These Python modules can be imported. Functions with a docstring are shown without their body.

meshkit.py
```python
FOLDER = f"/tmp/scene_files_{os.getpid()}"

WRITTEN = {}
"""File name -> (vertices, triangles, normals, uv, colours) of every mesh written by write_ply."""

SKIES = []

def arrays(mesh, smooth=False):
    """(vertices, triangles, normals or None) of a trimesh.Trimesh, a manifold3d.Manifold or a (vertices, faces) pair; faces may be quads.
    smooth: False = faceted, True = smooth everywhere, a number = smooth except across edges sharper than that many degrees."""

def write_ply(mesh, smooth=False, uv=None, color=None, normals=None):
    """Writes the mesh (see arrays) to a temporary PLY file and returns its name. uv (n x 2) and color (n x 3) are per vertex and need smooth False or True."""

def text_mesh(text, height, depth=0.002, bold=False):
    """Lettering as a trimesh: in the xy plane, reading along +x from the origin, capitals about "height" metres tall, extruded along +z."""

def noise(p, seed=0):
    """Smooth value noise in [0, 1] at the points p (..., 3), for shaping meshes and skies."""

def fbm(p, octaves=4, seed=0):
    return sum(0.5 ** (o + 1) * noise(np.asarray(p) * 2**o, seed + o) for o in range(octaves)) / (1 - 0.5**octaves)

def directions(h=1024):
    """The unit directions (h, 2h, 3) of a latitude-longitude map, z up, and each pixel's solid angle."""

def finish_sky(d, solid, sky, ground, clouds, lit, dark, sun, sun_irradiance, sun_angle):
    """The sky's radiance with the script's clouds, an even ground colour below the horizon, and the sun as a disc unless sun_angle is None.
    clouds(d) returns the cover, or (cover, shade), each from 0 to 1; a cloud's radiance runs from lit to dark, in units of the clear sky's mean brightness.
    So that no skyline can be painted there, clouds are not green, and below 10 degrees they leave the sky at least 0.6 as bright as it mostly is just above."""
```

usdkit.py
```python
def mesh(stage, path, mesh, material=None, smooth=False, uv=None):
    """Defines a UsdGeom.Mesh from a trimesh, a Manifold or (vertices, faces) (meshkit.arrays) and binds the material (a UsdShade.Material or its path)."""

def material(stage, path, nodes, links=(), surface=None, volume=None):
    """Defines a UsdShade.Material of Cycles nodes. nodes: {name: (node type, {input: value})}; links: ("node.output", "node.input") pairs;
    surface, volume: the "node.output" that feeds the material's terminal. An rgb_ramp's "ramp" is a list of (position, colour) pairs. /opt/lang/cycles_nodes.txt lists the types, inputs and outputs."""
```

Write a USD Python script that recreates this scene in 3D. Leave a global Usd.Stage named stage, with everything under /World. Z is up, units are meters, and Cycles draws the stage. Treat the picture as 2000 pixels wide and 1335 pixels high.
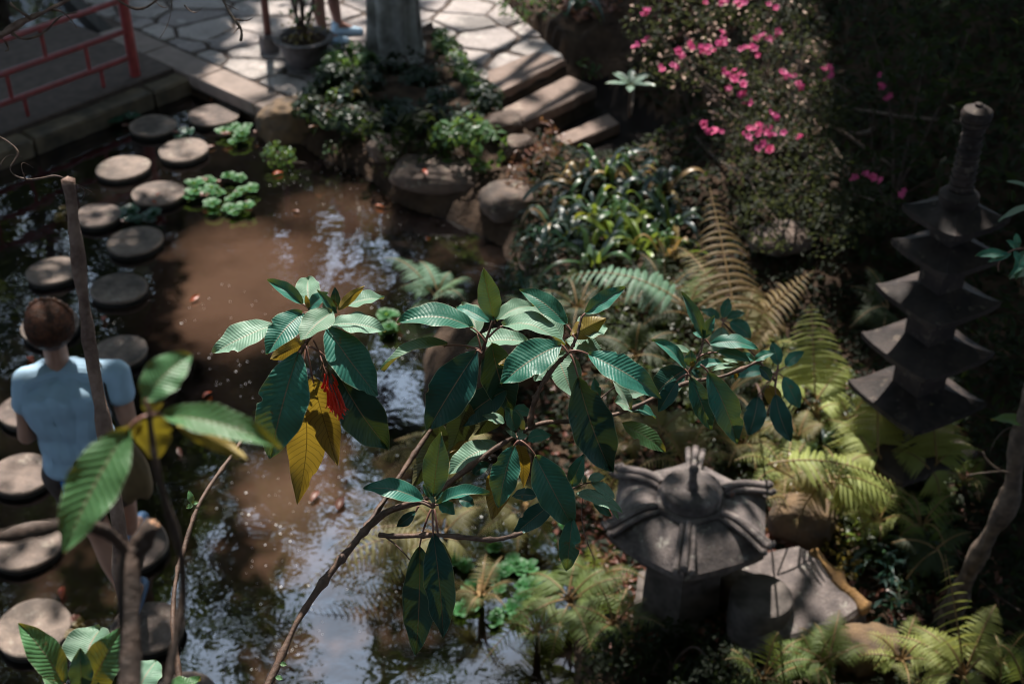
import math, random
import numpy as np, trimesh, usdkit, meshkit
import manifold3d as m3
import shapely
from shapely.geometry import Polygon, Point, LineString, MultiPoint
from pxr import Usd, UsdGeom, UsdLux, UsdShade, Gf, Sdf, Vt

stage = Usd.Stage.CreateInMemory()
UsdGeom.SetStageUpAxis(stage, 'Z'); UsdGeom.SetStageMetersPerUnit(stage, 1.0)
world = UsdGeom.Xform.Define(stage, '/World'); stage.SetDefaultPrim(world.GetPrim())
UsdGeom.Scope.Define(stage, '/World/Looks')
rng = np.random.default_rng(7)

# ------------------------------------------------------------------ camera
FPX, PITCH, CAMZ = 2600.0, math.radians(35.0), 4.8          # focal length in pixels of a 2000 px wide picture
EYE = np.array([0, 0, CAMZ])
FW = np.array([0, math.cos(PITCH), -math.sin(PITCH)]); UP = np.array([0, math.sin(PITCH), math.cos(PITCH)]); RT = np.array([1.0, 0, 0])
cam = UsdGeom.Camera.Define(stage, '/World/camera')
cam.AddTranslateOp().Set(Gf.Vec3d(*EYE)); cam.AddRotateXOp().Set(90 - math.degrees(PITCH))
cam.CreateHorizontalApertureAttr(36.0); cam.CreateVerticalApertureAttr(24.03); cam.CreateFocalLengthAttr(36.0 * FPX / 2000)
cam.CreateFStopAttr(6.0); cam.CreateFocusDistanceAttr(2.16); cam.CreateExposureAttr(1.12)
cam.CreateClippingRangeAttr(Gf.Vec2f(0.05, 2000))

# ------------------------------------------------------------------ sun and sky
SUN_EL, SUN_AZ = math.radians(56.0), math.radians(-9.0)      # azimuth = atan2(x, y) of the direction towards the sun
SUN = np.array([math.cos(SUN_EL) * math.sin(SUN_AZ), math.cos(SUN_EL) * math.cos(SUN_AZ), math.sin(SUN_EL)])
M = {}
def mat(name, nodes, links=(), surface=None, volume=None):
    M[name] = usdkit.material(stage, '/World/Looks/' + name, nodes, links, surface, volume); return M[name]
mat('sky_look', {
    'tc': ('texture_coordinate', {}), 'map': ('mapping', {'scale': (1.0, 1.0, 2.2)}),
    'n': ('noise_texture', {'scale': 2.3, 'detail': 6, 'roughness': 0.55}),
    'ramp': ('rgb_ramp', {'ramp': [(0.0, (0, 0, 0)), (0.40, (0, 0, 0)), (0.56, (1, 1, 1)), (1, (1, 1, 1))]}),
    'sky': ('sky_texture', {'sky_type': 'single_scattering', 'sun_disc': False, 'sun_elevation': SUN_EL, 'sun_rotation': SUN_AZ}),
    'mix': ('mix_color', {'b': (17.0, 21.5, 28.0), 'use_clamp': False}),
    'bg': ('background_shader', {'strength': 0.056})},
    [('tc.generated', 'map.vector'), ('map.vector', 'n.vector'), ('n.fac', 'ramp.fac'), ('ramp.color', 'mix.fac'), ('sky.color', 'mix.a'), ('mix.result', 'bg.color')], 'bg.background')
dome = UsdLux.DomeLight.Define(stage, '/World/sky'); UsdShade.MaterialBindingAPI.Apply(dome.GetPrim()).Bind(M['sky_look'])
sun = UsdLux.DistantLight.Define(stage, '/World/sun'); sun.CreateNormalizeAttr(True); sun.CreateIntensityAttr(1.25); sun.CreateAngleAttr(0.5); sun.CreateColorAttr(Gf.Vec3f(1.0, 0.93, 0.84))
z = Gf.Vec3d(*SUN); xa = Gf.Cross(Gf.Vec3d(0, 0, 1), z).GetNormalized(); ya = Gf.Cross(z, xa)
sun.AddTransformOp().Set(Gf.Matrix4d(xa[0], xa[1], xa[2], 0, ya[0], ya[1], ya[2], 0, z[0], z[1], z[2], 0, 0, 0, 30, 1))

# ------------------------------------------------------------------ helpers: places
def ray(u, v):
    return FW + ((u - 1000) / FPX) * RT - ((v - 667.5) / FPX) * UP
def P(u, v, d): return EYE + d * ray(u, v)                   # the point seen at a spot of the photograph, d metres deep
def G(u, v, z=0.0):                                          # ... on the level z
    r = ray(u, v); return EYE + r * ((z - CAMZ) / r[2])
def Y(u, v, y):
    r = ray(u, v); return EYE + r * (y / r[1])
def pix(p):
    q = np.asarray(p, float) - EYE; d = q @ FW
    return np.stack([1000 + FPX * (q @ RT) / d, 667.5 - FPX * (q @ UP) / d], -1), d
def unit(v): v = np.asarray(v, float); return v / (np.linalg.norm(v, axis=-1, keepdims=True) + 1e-12)

# ------------------------------------------------------------------ helpers: meshes and prims
class MB:
    """Collects shapes that become one mesh."""
    def __init__(s): s.v, s.f, s.uv, s.n = [], [], [], 0
    def add(s, v, f, uv=None):
        v = np.asarray(v, float); f = np.asarray(f, int)
        if f.shape[1] == 4: f = np.vstack([f[:, [0, 1, 2]], f[:, [0, 2, 3]]])
        s.v.append(v); s.f.append(f + s.n); s.n += len(v)
        s.uv.append(np.zeros((len(v), 2)) if uv is None else uv); return s
    def tm(s, m): return s.add(m.vertices, m.faces)
    def tube(s, pts, rad, sides=7, cap=True, knots=0.0):
        v, f = tube(pts, rad, sides, cap, knots); return s.add(v, f)
    def mesh(s): return np.vstack(s.v), np.vstack(s.f)
def spline(pts, n):
    p = np.asarray(pts, float); k = len(p)
    if k == 2: t = np.linspace(0, 1, n)[:, None]; return p[0] * (1 - t) + p[1] * t
    from scipy.interpolate import CubicSpline
    d = np.r_[0, np.cumsum(np.linalg.norm(np.diff(p, axis=0), axis=1) ** 0.7)]
    return CubicSpline(d, p)(np.linspace(0, d[-1], n))
def tube(pts, rad, sides=7, cap=True, knots=0.0):
    p = np.asarray(pts, float); k = len(p); r = np.broadcast_to(np.asarray(rad, float), (k,)).copy()
    if knots: r = r * (1 + knots * (2 * meshkit.noise(p * 9 / max(r.mean() * 40, .2), 3) - 1))
    t = unit(np.gradient(p, axis=0)); a = np.zeros_like(p)
    ref = np.array([0, 0, 1.0]) if abs(t[0, 2]) < .9 else np.array([1.0, 0, 0])
    a[0] = unit(np.cross(t[0], ref))
    for i in range(1, k):
        x = a[i - 1] - t[i] * (a[i - 1] @ t[i]); a[i] = unit(x)
    b = np.cross(t, a); an = np.arange(sides) * 2 * np.pi / sides
    v = p[:, None] + r[:, None, None] * (np.cos(an)[None, :, None] * a[:, None] + np.sin(an)[None, :, None] * b[:, None])
    if knots: v = v + (meshkit.noise(v * (2.0 / max(r.mean() * 4, .004)) * 2, 5)[..., None] - .5) * r[:, None, None] * knots * (v - p[:, None]) / r[:, None, None]
    i, j = np.meshgrid(np.arange(k - 1), np.arange(sides), indexing='ij')
    q = np.stack([i * sides + j, i * sides + (j + 1) % sides, (i + 1) * sides + (j + 1) % sides, (i + 1) * sides + j], -1).reshape(-1, 4)
    f = np.vstack([q[:, [0, 1, 2]], q[:, [0, 2, 3]]]); v = v.reshape(-1, 3)
    if cap:
        n0 = len(v); v = np.vstack([v, p[:1] - t[:1] * r[0] * .3, p[-1:] + t[-1:] * r[-1] * .5]); jj = np.arange(sides)
        f = np.vstack([f, np.stack([np.full(sides, n0), (jj + 1) % sides, jj], 1), np.stack([np.full(sides, n0 + 1), (k - 1) * sides + jj, (k - 1) * sides + (jj + 1) % sides], 1)])
    return v, f
def lathe(prof, seg=32, center=(0, 0, 0)):
    prof = np.asarray(prof, float); k = len(prof); an = np.arange(seg) * 2 * np.pi / seg
    v = np.stack([prof[:, None, 0] * np.cos(an), prof[:, None, 0] * np.sin(an), np.broadcast_to(prof[:, None, 1], (k, seg))], -1).reshape(-1, 3) + np.asarray(center)
    i, j = np.meshgrid(np.arange(k - 1), np.arange(seg), indexing='ij')
    return v, np.stack([i * seg + j, i * seg + (j + 1) % seg, (i + 1) * seg + (j + 1) % seg, (i + 1) * seg + j], -1).reshape(-1, 4)
def hexa(a, b):
    """A closed box from four bottom and four top corners."""
    return np.vstack([a, b]), np.array([[3, 2, 1, 0], [4, 5, 6, 7], [0, 1, 5, 4], [1, 2, 6, 5], [2, 3, 7, 6], [3, 0, 4, 7]])
def slab(poly2, z0, z1, bev=.01, jit=0.0, seed=0):
    """A polygon (x, y) as a slab with a chamfered, slightly uneven top."""
    pg = Polygon(poly2); pg = pg if pg.exterior.is_ccw else Polygon(list(pg.exterior.coords)[::-1])
    outer = np.array(pg.exterior.coords)[:-1]
    if jit or len(outer) < 10:
        L = pg.exterior.length; n = max(len(outer), int(L / .05)) if jit else len(outer)
        if jit: outer = np.array([pg.exterior.interpolate(i / n, normalized=True).coords[0] for i in range(n)])
    c = outer.mean(0); k = len(outer)
    if jit: outer = outer + (np.stack([meshkit.noise(np.c_[outer * 14, np.full(k, seed)], 1), meshkit.noise(np.c_[outer * 14, np.full(k, seed)], 2)], 1) - .5) * jit
    inn = c + (outer - c) * (1 - bev / np.maximum(np.linalg.norm(outer - c, axis=1, keepdims=True), .02))
    rings = [np.c_[outer, np.full(k, z0)], np.c_[outer, np.full(k, z1 - bev)], np.c_[inn, np.full(k, z1)]]
    v = np.vstack(rings + [np.r_[c, z1][None]])
    j = np.arange(k); f = []
    for r in range(2):
        a, b, cc, d = r * k + j, r * k + (j + 1) % k, (r + 1) * k + (j + 1) % k, (r + 1) * k + j
        f += [np.stack([a, b, cc], 1), np.stack([a, cc, d], 1)]
    f.append(np.stack([2 * k + j, 2 * k + (j + 1) % k, np.full(k, 3 * k)], 1))
    return v, np.vstack(f)
def rock(center, size, seed, sub=3, rough=.35, rz=0.0, flat=.0):
    s = trimesh.creation.icosphere(sub); v = np.array(s.vertices)
    d = meshkit.fbm(v * 1.3 + seed * 7.1, 4, seed) - .5; v = v * (1 + rough * 2 * d[:, None])
    e = np.abs(v) ** .8 * np.sign(v); v = e
    if flat: v[:, 2] = np.where(v[:, 2] > flat, flat + (v[:, 2] - flat) * .25, v[:, 2])
    v = v * np.asarray(size); c, s_ = math.cos(rz), math.sin(rz)
    v = np.c_[v[:, 0] * c - v[:, 1] * s_, v[:, 0] * s_ + v[:, 1] * c, v[:, 2]]
    return v + np.asarray(center), np.array(s.faces)
def hullchain(bones, edge=.02, it=12):
    """bones: ((p, r), (q, r)) pairs; one continuous smooth body."""
    ms = []
    for (p, r), (q, s) in bones:
        a = m3.Manifold.sphere(r, 20).translate(tuple(map(float, p))); b = m3.Manifold.sphere(s, 20).translate(tuple(map(float, q)))
        ms.append(m3.Manifold.batch_hull([a, b]))
    u = m3.Manifold.batch_boolean(ms, m3.OpType.Add).refine_to_length(edge).to_mesh()
    t = trimesh.Trimesh(u.vert_properties[:, :3], u.tri_verts, process=True); trimesh.smoothing.filter_taubin(t, iterations=it)
    return t
used = {}
def path_of(name, parent):
    root = '/World' if parent is None else str(parent.GetPath()); k = (root, name); n = used.get(k, 0); used[k] = n + 1
    return f'{root}/{name}' + (f'_{n:03d}' if n else '')
def tag(prim, label=None, cat=None, group=None, kind=None):
    for k, v in (('label', label), ('category', cat), ('group', group), ('kind', kind)):
        if v: prim.SetCustomDataByKey(k, v)
    return prim
def obj(name, mesh, material, parent=None, smooth=30, uv=None, **kw):
    if isinstance(mesh, MB): mesh = mesh.mesh()
    pr = usdkit.mesh(stage, path_of(name, parent), mesh, M[material], smooth, uv).GetPrim()
    return tag(pr, **kw) if kw else pr
def thing(name, label, cat, loc=None, group=None, kind=None):
    x = UsdGeom.Xform.Define(stage, path_of(name, None))
    return tag(x.GetPrim(), label, cat, group, kind)

# ------------------------------------------------------------------ materials
def simple(name, col, rough=.6, var=.25, scale=8.0, bump=.0, bscale=40.0, col2=None, spec=.5, transl=None, tfac=.3, detail=5, obj_var=0.0, island=False, dist=.02, lichen=None, lsc=16.0):
    """Principled surface whose colour drifts with noise in object space, with bump, an optional translucent share and a drift from copy to copy."""
    c = np.array(col); c2 = np.array(col2) if col2 is not None else c * (1 - var)
    n = {'tc': ('texture_coordinate', {}), 'n': ('noise_texture', {'scale': scale, 'detail': detail, 'roughness': .6}),
         'r': ('rgb_ramp', {'ramp': [(.0, tuple(c2)), (.35, tuple(c2)), (.65, tuple(c)), (1, tuple(np.minimum(c * (1 + var * .6), .95)))]}),
         'p': ('principled_bsdf', {'roughness': rough, 'specular_ior_level': spec})}
    l = [('tc.object', 'n.vector'), ('n.fac', 'r.fac')]; src = 'r.color'
    if obj_var or island:
        if island: n['rnd'] = ('geometry', {}); ro = 'rnd.random_per_island'
        else: n['rnd'] = ('object_info', {}); ro = 'rnd.random'
        ov = obj_var or .3
        n['mr'] = ('map_range', {'from_min': 0, 'from_max': 1, 'to_min': 1 - ov, 'to_max': 1 + ov}); n['hs'] = ('hsv', {'fac': 1.0})
        n['mh'] = ('map_range', {'from_min': 0, 'from_max': 1, 'to_min': .5 - ov * .06, 'to_max': .5 + ov * .06})
        l += [(ro, 'mr.value'), ('mr.result', 'hs.value'), (ro, 'mh.value'), ('mh.result', 'hs.hue'), (src, 'hs.color')]; src = 'hs.color'
    if lichen is not None:                                    # pale lichen and dark stains in patches of their own
        n.update({'ln': ('noise_texture', {'scale': lsc, 'detail': 7, 'roughness': .7}), 'lr': ('rgb_ramp', {'ramp': [(0, (0, 0, 0)), (.585, (0, 0, 0)), (.63, (1, 1, 1)), (1, (1, 1, 1))]}), 'lm': ('mix_color', {'b': lichen}), 'gn': ('noise_texture', {'scale': lsc * 14, 'detail': 3}), 'gr': ('map_range', {'from_min': .3, 'from_max': .7, 'to_min': .68, 'to_max': 1.25}), 'gv': ('hsv', {'fac': 1.0}), 'dn': ('noise_texture', {'scale': lsc * .28, 'detail': 6, 'roughness': .65}), 'dr': ('map_range', {'from_min': .36, 'from_max': .5, 'to_min': .42, 'to_max': 1.0, 'clamp': True}), 'dv': ('hsv', {'fac': 1.0})})
        l += [('tc.object', 'ln.vector'), ('ln.fac', 'lr.fac'), ('lr.color', 'lm.fac'), (src, 'lm.a'), ('tc.object', 'gn.vector'), ('gn.fac', 'gr.value'), ('gr.result', 'gv.value'), ('lm.result', 'gv.color'), ('tc.object', 'dn.vector'), ('dn.fac', 'dr.value'), ('dr.result', 'dv.value'), ('gv.color', 'dv.color')]; src = 'dv.color'
    l.append((src, 'p.base_color'))
    if bump:
        n['nb'] = ('noise_texture', {'scale': bscale, 'detail': 6, 'roughness': .65}); n['b'] = ('bump', {'strength': bump, 'distance': dist})
        l += [('tc.object', 'nb.vector'), ('nb.fac', 'b.height'), ('b.normal', 'p.normal')]
    out = 'p.BSDF'
    if transl is not None:
        n['t'] = ('translucent_bsdf', {'color': transl}); n['mx'] = ('mix_closure', {'fac': tfac}); l += [('p.BSDF', 'mx.closure1'), ('t.BSDF', 'mx.closure2')]; out = 'mx.closure'
    return mat(name, n, l, out)

def leaf_look(name, top, vein, back, transl, nv=15, tfac=.10, rough=.45, bump=.2, midrib=(.22, .15, .10), edge=(.26, .30, .20), slant=2.4, spec=.35, sheen=.10):
    """A big quilted leaf: sunken side veins and a coloured midrib from its own coordinates, a yellow-olive underside."""
    n = {'tc': ('texture_coordinate', {}), 'x': ('separate_xyz', {}), 'c': ('math', {'math_type': 'multiply_add', 'value2': 2.0, 'value3': -1.0}), 'a': ('math', {'math_type': 'absolute'}),
         'wob': ('noise_texture', {'scale': 26.0, 'detail': 3}), 'wv': ('math', {'math_type': 'multiply_add', 'value2': 1.3, 'value3': -.65}),
         'tn': ('math', {'math_type': 'multiply', 'value2': float(nv)}), 'sl': ('math', {'math_type': 'multiply', 'value2': -slant}), 'ph0': ('math', {'math_type': 'add'}), 'ph': ('math', {'math_type': 'add'}),
         'pi': ('math', {'math_type': 'multiply', 'value2': math.pi}), 'sn': ('math', {'math_type': 'sine'}), 'ab': ('math', {'math_type': 'absolute'}), 'pw': ('math', {'math_type': 'power', 'value2': .55}),
         'vm': ('map_range', {'from_min': .0, 'from_max': .32, 'to_min': 1.0, 'to_max': 0.0, 'clamp': True}),
         'mid': ('map_range', {'from_min': .010, 'from_max': .036, 'to_min': 1.0, 'to_max': .0, 'clamp': True}),
         'edg': ('map_range', {'from_min': .955, 'from_max': .985, 'to_min': .0, 'to_max': 1.0, 'clamp': True}),
         'fine': ('voronoi_texture', {'scale': 260.0, 'feature': 'f1'}), 'fm': ('math', {'math_type': 'multiply_add', 'value2': .28, 'value3': 0.0}), 'hh': ('math', {'math_type': 'add'}),
         'blot': ('noise_texture', {'scale': 22.0, 'detail': 4}), 'br': ('rgb_ramp', {'ramp': [(0, tuple(np.array(top) * .72)), (.4, tuple(np.array(top) * .85)), (.7, tuple(top)), (1, tuple(np.array(top) * 1.25))]}),
         'oi': ('object_info', {}), 'ov': ('map_range', {'from_min': 0, 'from_max': 1, 'to_min': .82, 'to_max': 1.2}), 'hs': ('hsv', {'fac': 1.0}), 'oh': ('map_range', {'from_min': 0, 'from_max': 1, 'to_min': .485, 'to_max': .51}),
         'v1': ('mix_color', {'b': vein}), 'vf': ('math', {'math_type': 'multiply', 'value2': .08}), 'v2': ('mix_color', {'b': midrib}), 'v3': ('mix_color', {'b': edge}), 'ef': ('math', {'math_type': 'multiply', 'value2': .7}),
         'gm': ('geometry', {}), 'bk': ('mix_color', {'b': back}), 'bv': ('mix_color', {'b': tuple(np.array(back) * .35)}), 'bvm': ('math', {'math_type': 'multiply', 'value2': .8}), 'mxm': ('math', {'math_type': 'maximum'}),
         'sp': ('noise_texture', {'scale': 31.0, 'detail': 4, 'roughness': .7}), 'sr': ('map_range', {'from_min': .66, 'from_max': .70, 'to_min': 0.0, 'to_max': .85, 'clamp': True}), 'sm': ('mix_color', {'b': (.12, .07, .03)}), 'side': ('mix_color', {}), 'b': ('bump', {'strength': bump, 'distance': .004}),
         'p': ('principled_bsdf', {'roughness': rough, 'specular_ior_level': spec, 'sheen_weight': sheen, 'sheen_roughness': .5}), 't': ('translucent_bsdf', {}), 'tv': ('mix_color', {'a': transl, 'b': tuple(np.array(transl) * .25)}), 'mx': ('mix_closure', {'fac': tfac})}
    l = [('tc.UV', 'x.vector'), ('x.x', 'c.value1'), ('c.value', 'a.value1'), ('tc.object', 'wob.vector'), ('wob.fac', 'wv.value1'), ('x.y', 'tn.value1'), ('a.value', 'sl.value1'), ('tn.value', 'ph0.value1'), ('sl.value', 'ph0.value2'), ('ph0.value', 'ph.value1'), ('wv.value', 'ph.value2'),
         ('ph.value', 'pi.value1'), ('pi.value', 'sn.value1'), ('sn.value', 'ab.value1'), ('ab.value', 'pw.value1'), ('ab.value', 'vm.value'), ('a.value', 'mid.value'), ('a.value', 'edg.value'),
         ('tc.object', 'fine.vector'), ('fine.distance', 'fm.value1'), ('pw.value', 'hh.value1'), ('fm.value', 'hh.value2'), ('hh.value', 'b.height'),
         ('tc.object', 'blot.vector'), ('blot.fac', 'br.fac'), ('oi.random', 'ov.value'), ('ov.result', 'hs.value'), ('oi.random', 'oh.value'), ('oh.result', 'hs.hue'), ('br.color', 'hs.color'),
         ('hs.color', 'v1.a'), ('vm.result', 'vf.value1'), ('vf.value', 'v1.fac'), ('v1.result', 'v2.a'), ('mid.result', 'v2.fac'), ('v2.result', 'v3.a'), ('edg.result', 'ef.value1'), ('ef.value', 'v3.fac'),
         ('vm.result', 'bvm.value1'), ('bvm.value', 'mxm.value1'), ('mid.result', 'mxm.value2'), ('mxm.value', 'bv.fac'), ('mxm.value', 'tv.fac'),
         ('tc.object', 'sp.vector'), ('sp.fac', 'sr.value'), ('sr.result', 'sm.fac'), ('v3.result', 'sm.a'), ('sm.result', 'side.a'), ('bv.result', 'side.b'), ('gm.backfacing', 'side.fac'), ('side.result', 'p.base_color'), ('b.normal', 'p.normal'), ('tv.result', 't.color'), ('p.BSDF', 'mx.closure1'), ('t.BSDF', 'mx.closure2')]
    n['bv'][1]['a'] = back
    del n['bk']
    return mat(name, n, l, 'mx.closure')

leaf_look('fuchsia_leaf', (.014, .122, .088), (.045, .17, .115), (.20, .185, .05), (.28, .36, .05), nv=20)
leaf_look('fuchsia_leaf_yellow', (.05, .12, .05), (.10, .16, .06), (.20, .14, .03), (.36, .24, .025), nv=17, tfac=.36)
leaf_look('fuchsia_leaf_lit', (.10, .21, .14), (.16, .27, .18), (.26, .24, .07), (.42, .38, .04), nv=22, rough=.5, sheen=.3)  # lighter copy of the leaf: sunlight put into the colour
leaf_look('fuchsia_leaf_shaded', (.005, .062, .050), (.018, .085, .065), (.075, .07, .022), (.14, .20, .03), nv=21, sheen=.04, tfac=.05)  # darker copy of the leaf: shade put into the colour
leaf_look('near_leaf', (.055, .165, .06), (.10, .20, .08), (.30, .22, .04), (.45, .36, .03), nv=15, bump=.25, tfac=.2)
simple('twig', (.13, .075, .05), .65, .45, 60, .5, 180, col2=(.05, .028, .02), dist=.004)
simple('petiole', (.20, .095, .07), .5, .3, 40)
simple('bark', (.16, .115, .085), .8, .5, 22, .8, 60, col2=(.05, .035, .028), dist=.012)
simple('bark_dark', (.075, .045, .032), .8, .5, 26, .8, 70, col2=(.022, .014, .011), dist=.01)
simple('lichen_bark', (.25, .165, .13), .8, .5, 30, .8, 90, col2=(.095, .052, .04), dist=.008)
simple('flower_red', (.85, .075, .04), .4, .2, 60, transl=(.95, .10, .04), tfac=.5)
simple('bud', (.12, .07, .03), .5, .3, 60)
simple('soil', (.075, .048, .032), .95, .5, 6, .9, 30, col2=(.028, .019, .014), spec=.2, dist=.03)
simple('flag', (.30, .26, .245), .8, .22, 5, .5, 55, obj_var=.2, dist=.006, lichen=(.36, .33, .30), lsc=6.0)
simple('mortar', (.085, .06, .048), .95, .4, 12, .6, 60)
simple('kerb', (.22, .17, .145), .85, .25, 8, .5, 60, dist=.006)
simple('wall_stone', (.05, .04, .032), .9, .45, 9, .8, 24, col2=(.018, .018, .013))
simple('step_stone', (.20, .142, .116), .85, .22, 7, .5, 70, dist=.006, lichen=(.25, .20, .16), lsc=7.0)
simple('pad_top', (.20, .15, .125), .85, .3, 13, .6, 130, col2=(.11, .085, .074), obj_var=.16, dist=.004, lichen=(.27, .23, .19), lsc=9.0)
simple('pad_side_shade', (.016, .013, .010), .9, .5, 22, .8, 60, col2=(.007, .008, .005))  # near-black sides, standing in for the shade below each stone top
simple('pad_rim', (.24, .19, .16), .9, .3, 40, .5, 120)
simple('moss', (.055, .075, .018), .95, .5, 30, .9, 120, col2=(.03, .035, .012), dist=.01)
simple('boulder', (.13, .09, .07), .85, .45, 7, .7, 60, col2=(.07, .05, .042), dist=.01, lichen=(.20, .17, .13), lsc=11.0)
simple('boulder_moss', (.15, .095, .05), .9, .5, 9, .9, 70, col2=(.06, .042, .03), dist=.012)
simple('rock_grey', (.19, .155, .145), .9, .35, 12, .7, 80, col2=(.085, .07, .068), dist=.008, lichen=(.27, .25, .22), lsc=13.0)
simple('rock_orange', (.24, .13, .04), .95, .4, 18, .9, 90, col2=(.16, .09, .04), dist=.01)
def pale_patches(n, l, out_name):
    """Paler brown in soft patches of a given middle and reach, broken by noise; adds the value node out_name."""
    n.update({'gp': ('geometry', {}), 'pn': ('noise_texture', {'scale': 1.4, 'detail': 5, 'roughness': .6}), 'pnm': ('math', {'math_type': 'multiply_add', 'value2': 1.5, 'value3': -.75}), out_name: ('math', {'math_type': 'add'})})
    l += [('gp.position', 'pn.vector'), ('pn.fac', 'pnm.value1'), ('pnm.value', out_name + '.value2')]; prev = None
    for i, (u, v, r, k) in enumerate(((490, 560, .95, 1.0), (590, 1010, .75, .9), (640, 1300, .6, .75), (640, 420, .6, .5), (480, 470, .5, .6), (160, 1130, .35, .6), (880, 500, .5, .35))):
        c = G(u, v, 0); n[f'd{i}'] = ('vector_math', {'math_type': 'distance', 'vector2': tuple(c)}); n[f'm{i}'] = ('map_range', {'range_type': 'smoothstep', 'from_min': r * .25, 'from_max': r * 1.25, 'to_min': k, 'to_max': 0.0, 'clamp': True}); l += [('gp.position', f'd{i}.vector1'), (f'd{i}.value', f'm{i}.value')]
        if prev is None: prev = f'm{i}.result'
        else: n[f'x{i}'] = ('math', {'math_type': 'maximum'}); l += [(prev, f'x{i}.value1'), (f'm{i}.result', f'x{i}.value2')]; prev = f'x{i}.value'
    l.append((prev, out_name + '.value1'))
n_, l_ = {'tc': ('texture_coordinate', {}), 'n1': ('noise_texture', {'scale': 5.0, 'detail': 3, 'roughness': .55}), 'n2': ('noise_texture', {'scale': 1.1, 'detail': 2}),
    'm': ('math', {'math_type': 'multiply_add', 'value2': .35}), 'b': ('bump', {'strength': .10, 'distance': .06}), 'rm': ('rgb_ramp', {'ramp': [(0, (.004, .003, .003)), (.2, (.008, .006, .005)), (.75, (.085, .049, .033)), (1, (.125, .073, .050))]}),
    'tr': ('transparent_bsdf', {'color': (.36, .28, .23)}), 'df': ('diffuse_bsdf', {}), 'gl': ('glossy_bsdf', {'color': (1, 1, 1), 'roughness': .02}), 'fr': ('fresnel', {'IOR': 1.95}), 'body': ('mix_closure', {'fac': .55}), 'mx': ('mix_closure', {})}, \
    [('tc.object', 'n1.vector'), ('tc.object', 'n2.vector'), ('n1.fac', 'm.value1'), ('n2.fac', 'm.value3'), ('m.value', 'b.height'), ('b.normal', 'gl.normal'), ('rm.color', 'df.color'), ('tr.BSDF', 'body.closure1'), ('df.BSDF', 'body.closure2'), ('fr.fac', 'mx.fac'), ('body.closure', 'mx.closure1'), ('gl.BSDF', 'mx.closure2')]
pale_patches(n_, l_, 'pl'); l_.append(('pl.value', 'rm.fac')); mat('water_look', n_, l_, 'mx.closure')
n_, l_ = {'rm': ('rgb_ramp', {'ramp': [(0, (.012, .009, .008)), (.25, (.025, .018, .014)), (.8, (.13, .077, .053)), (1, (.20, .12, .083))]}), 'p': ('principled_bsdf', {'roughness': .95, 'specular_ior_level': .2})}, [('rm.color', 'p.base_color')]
pale_patches(n_, l_, 'pl'); l_.append(('pl.value', 'rm.fac')); mat('silt', n_, l_, 'p.BSDF')

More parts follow.
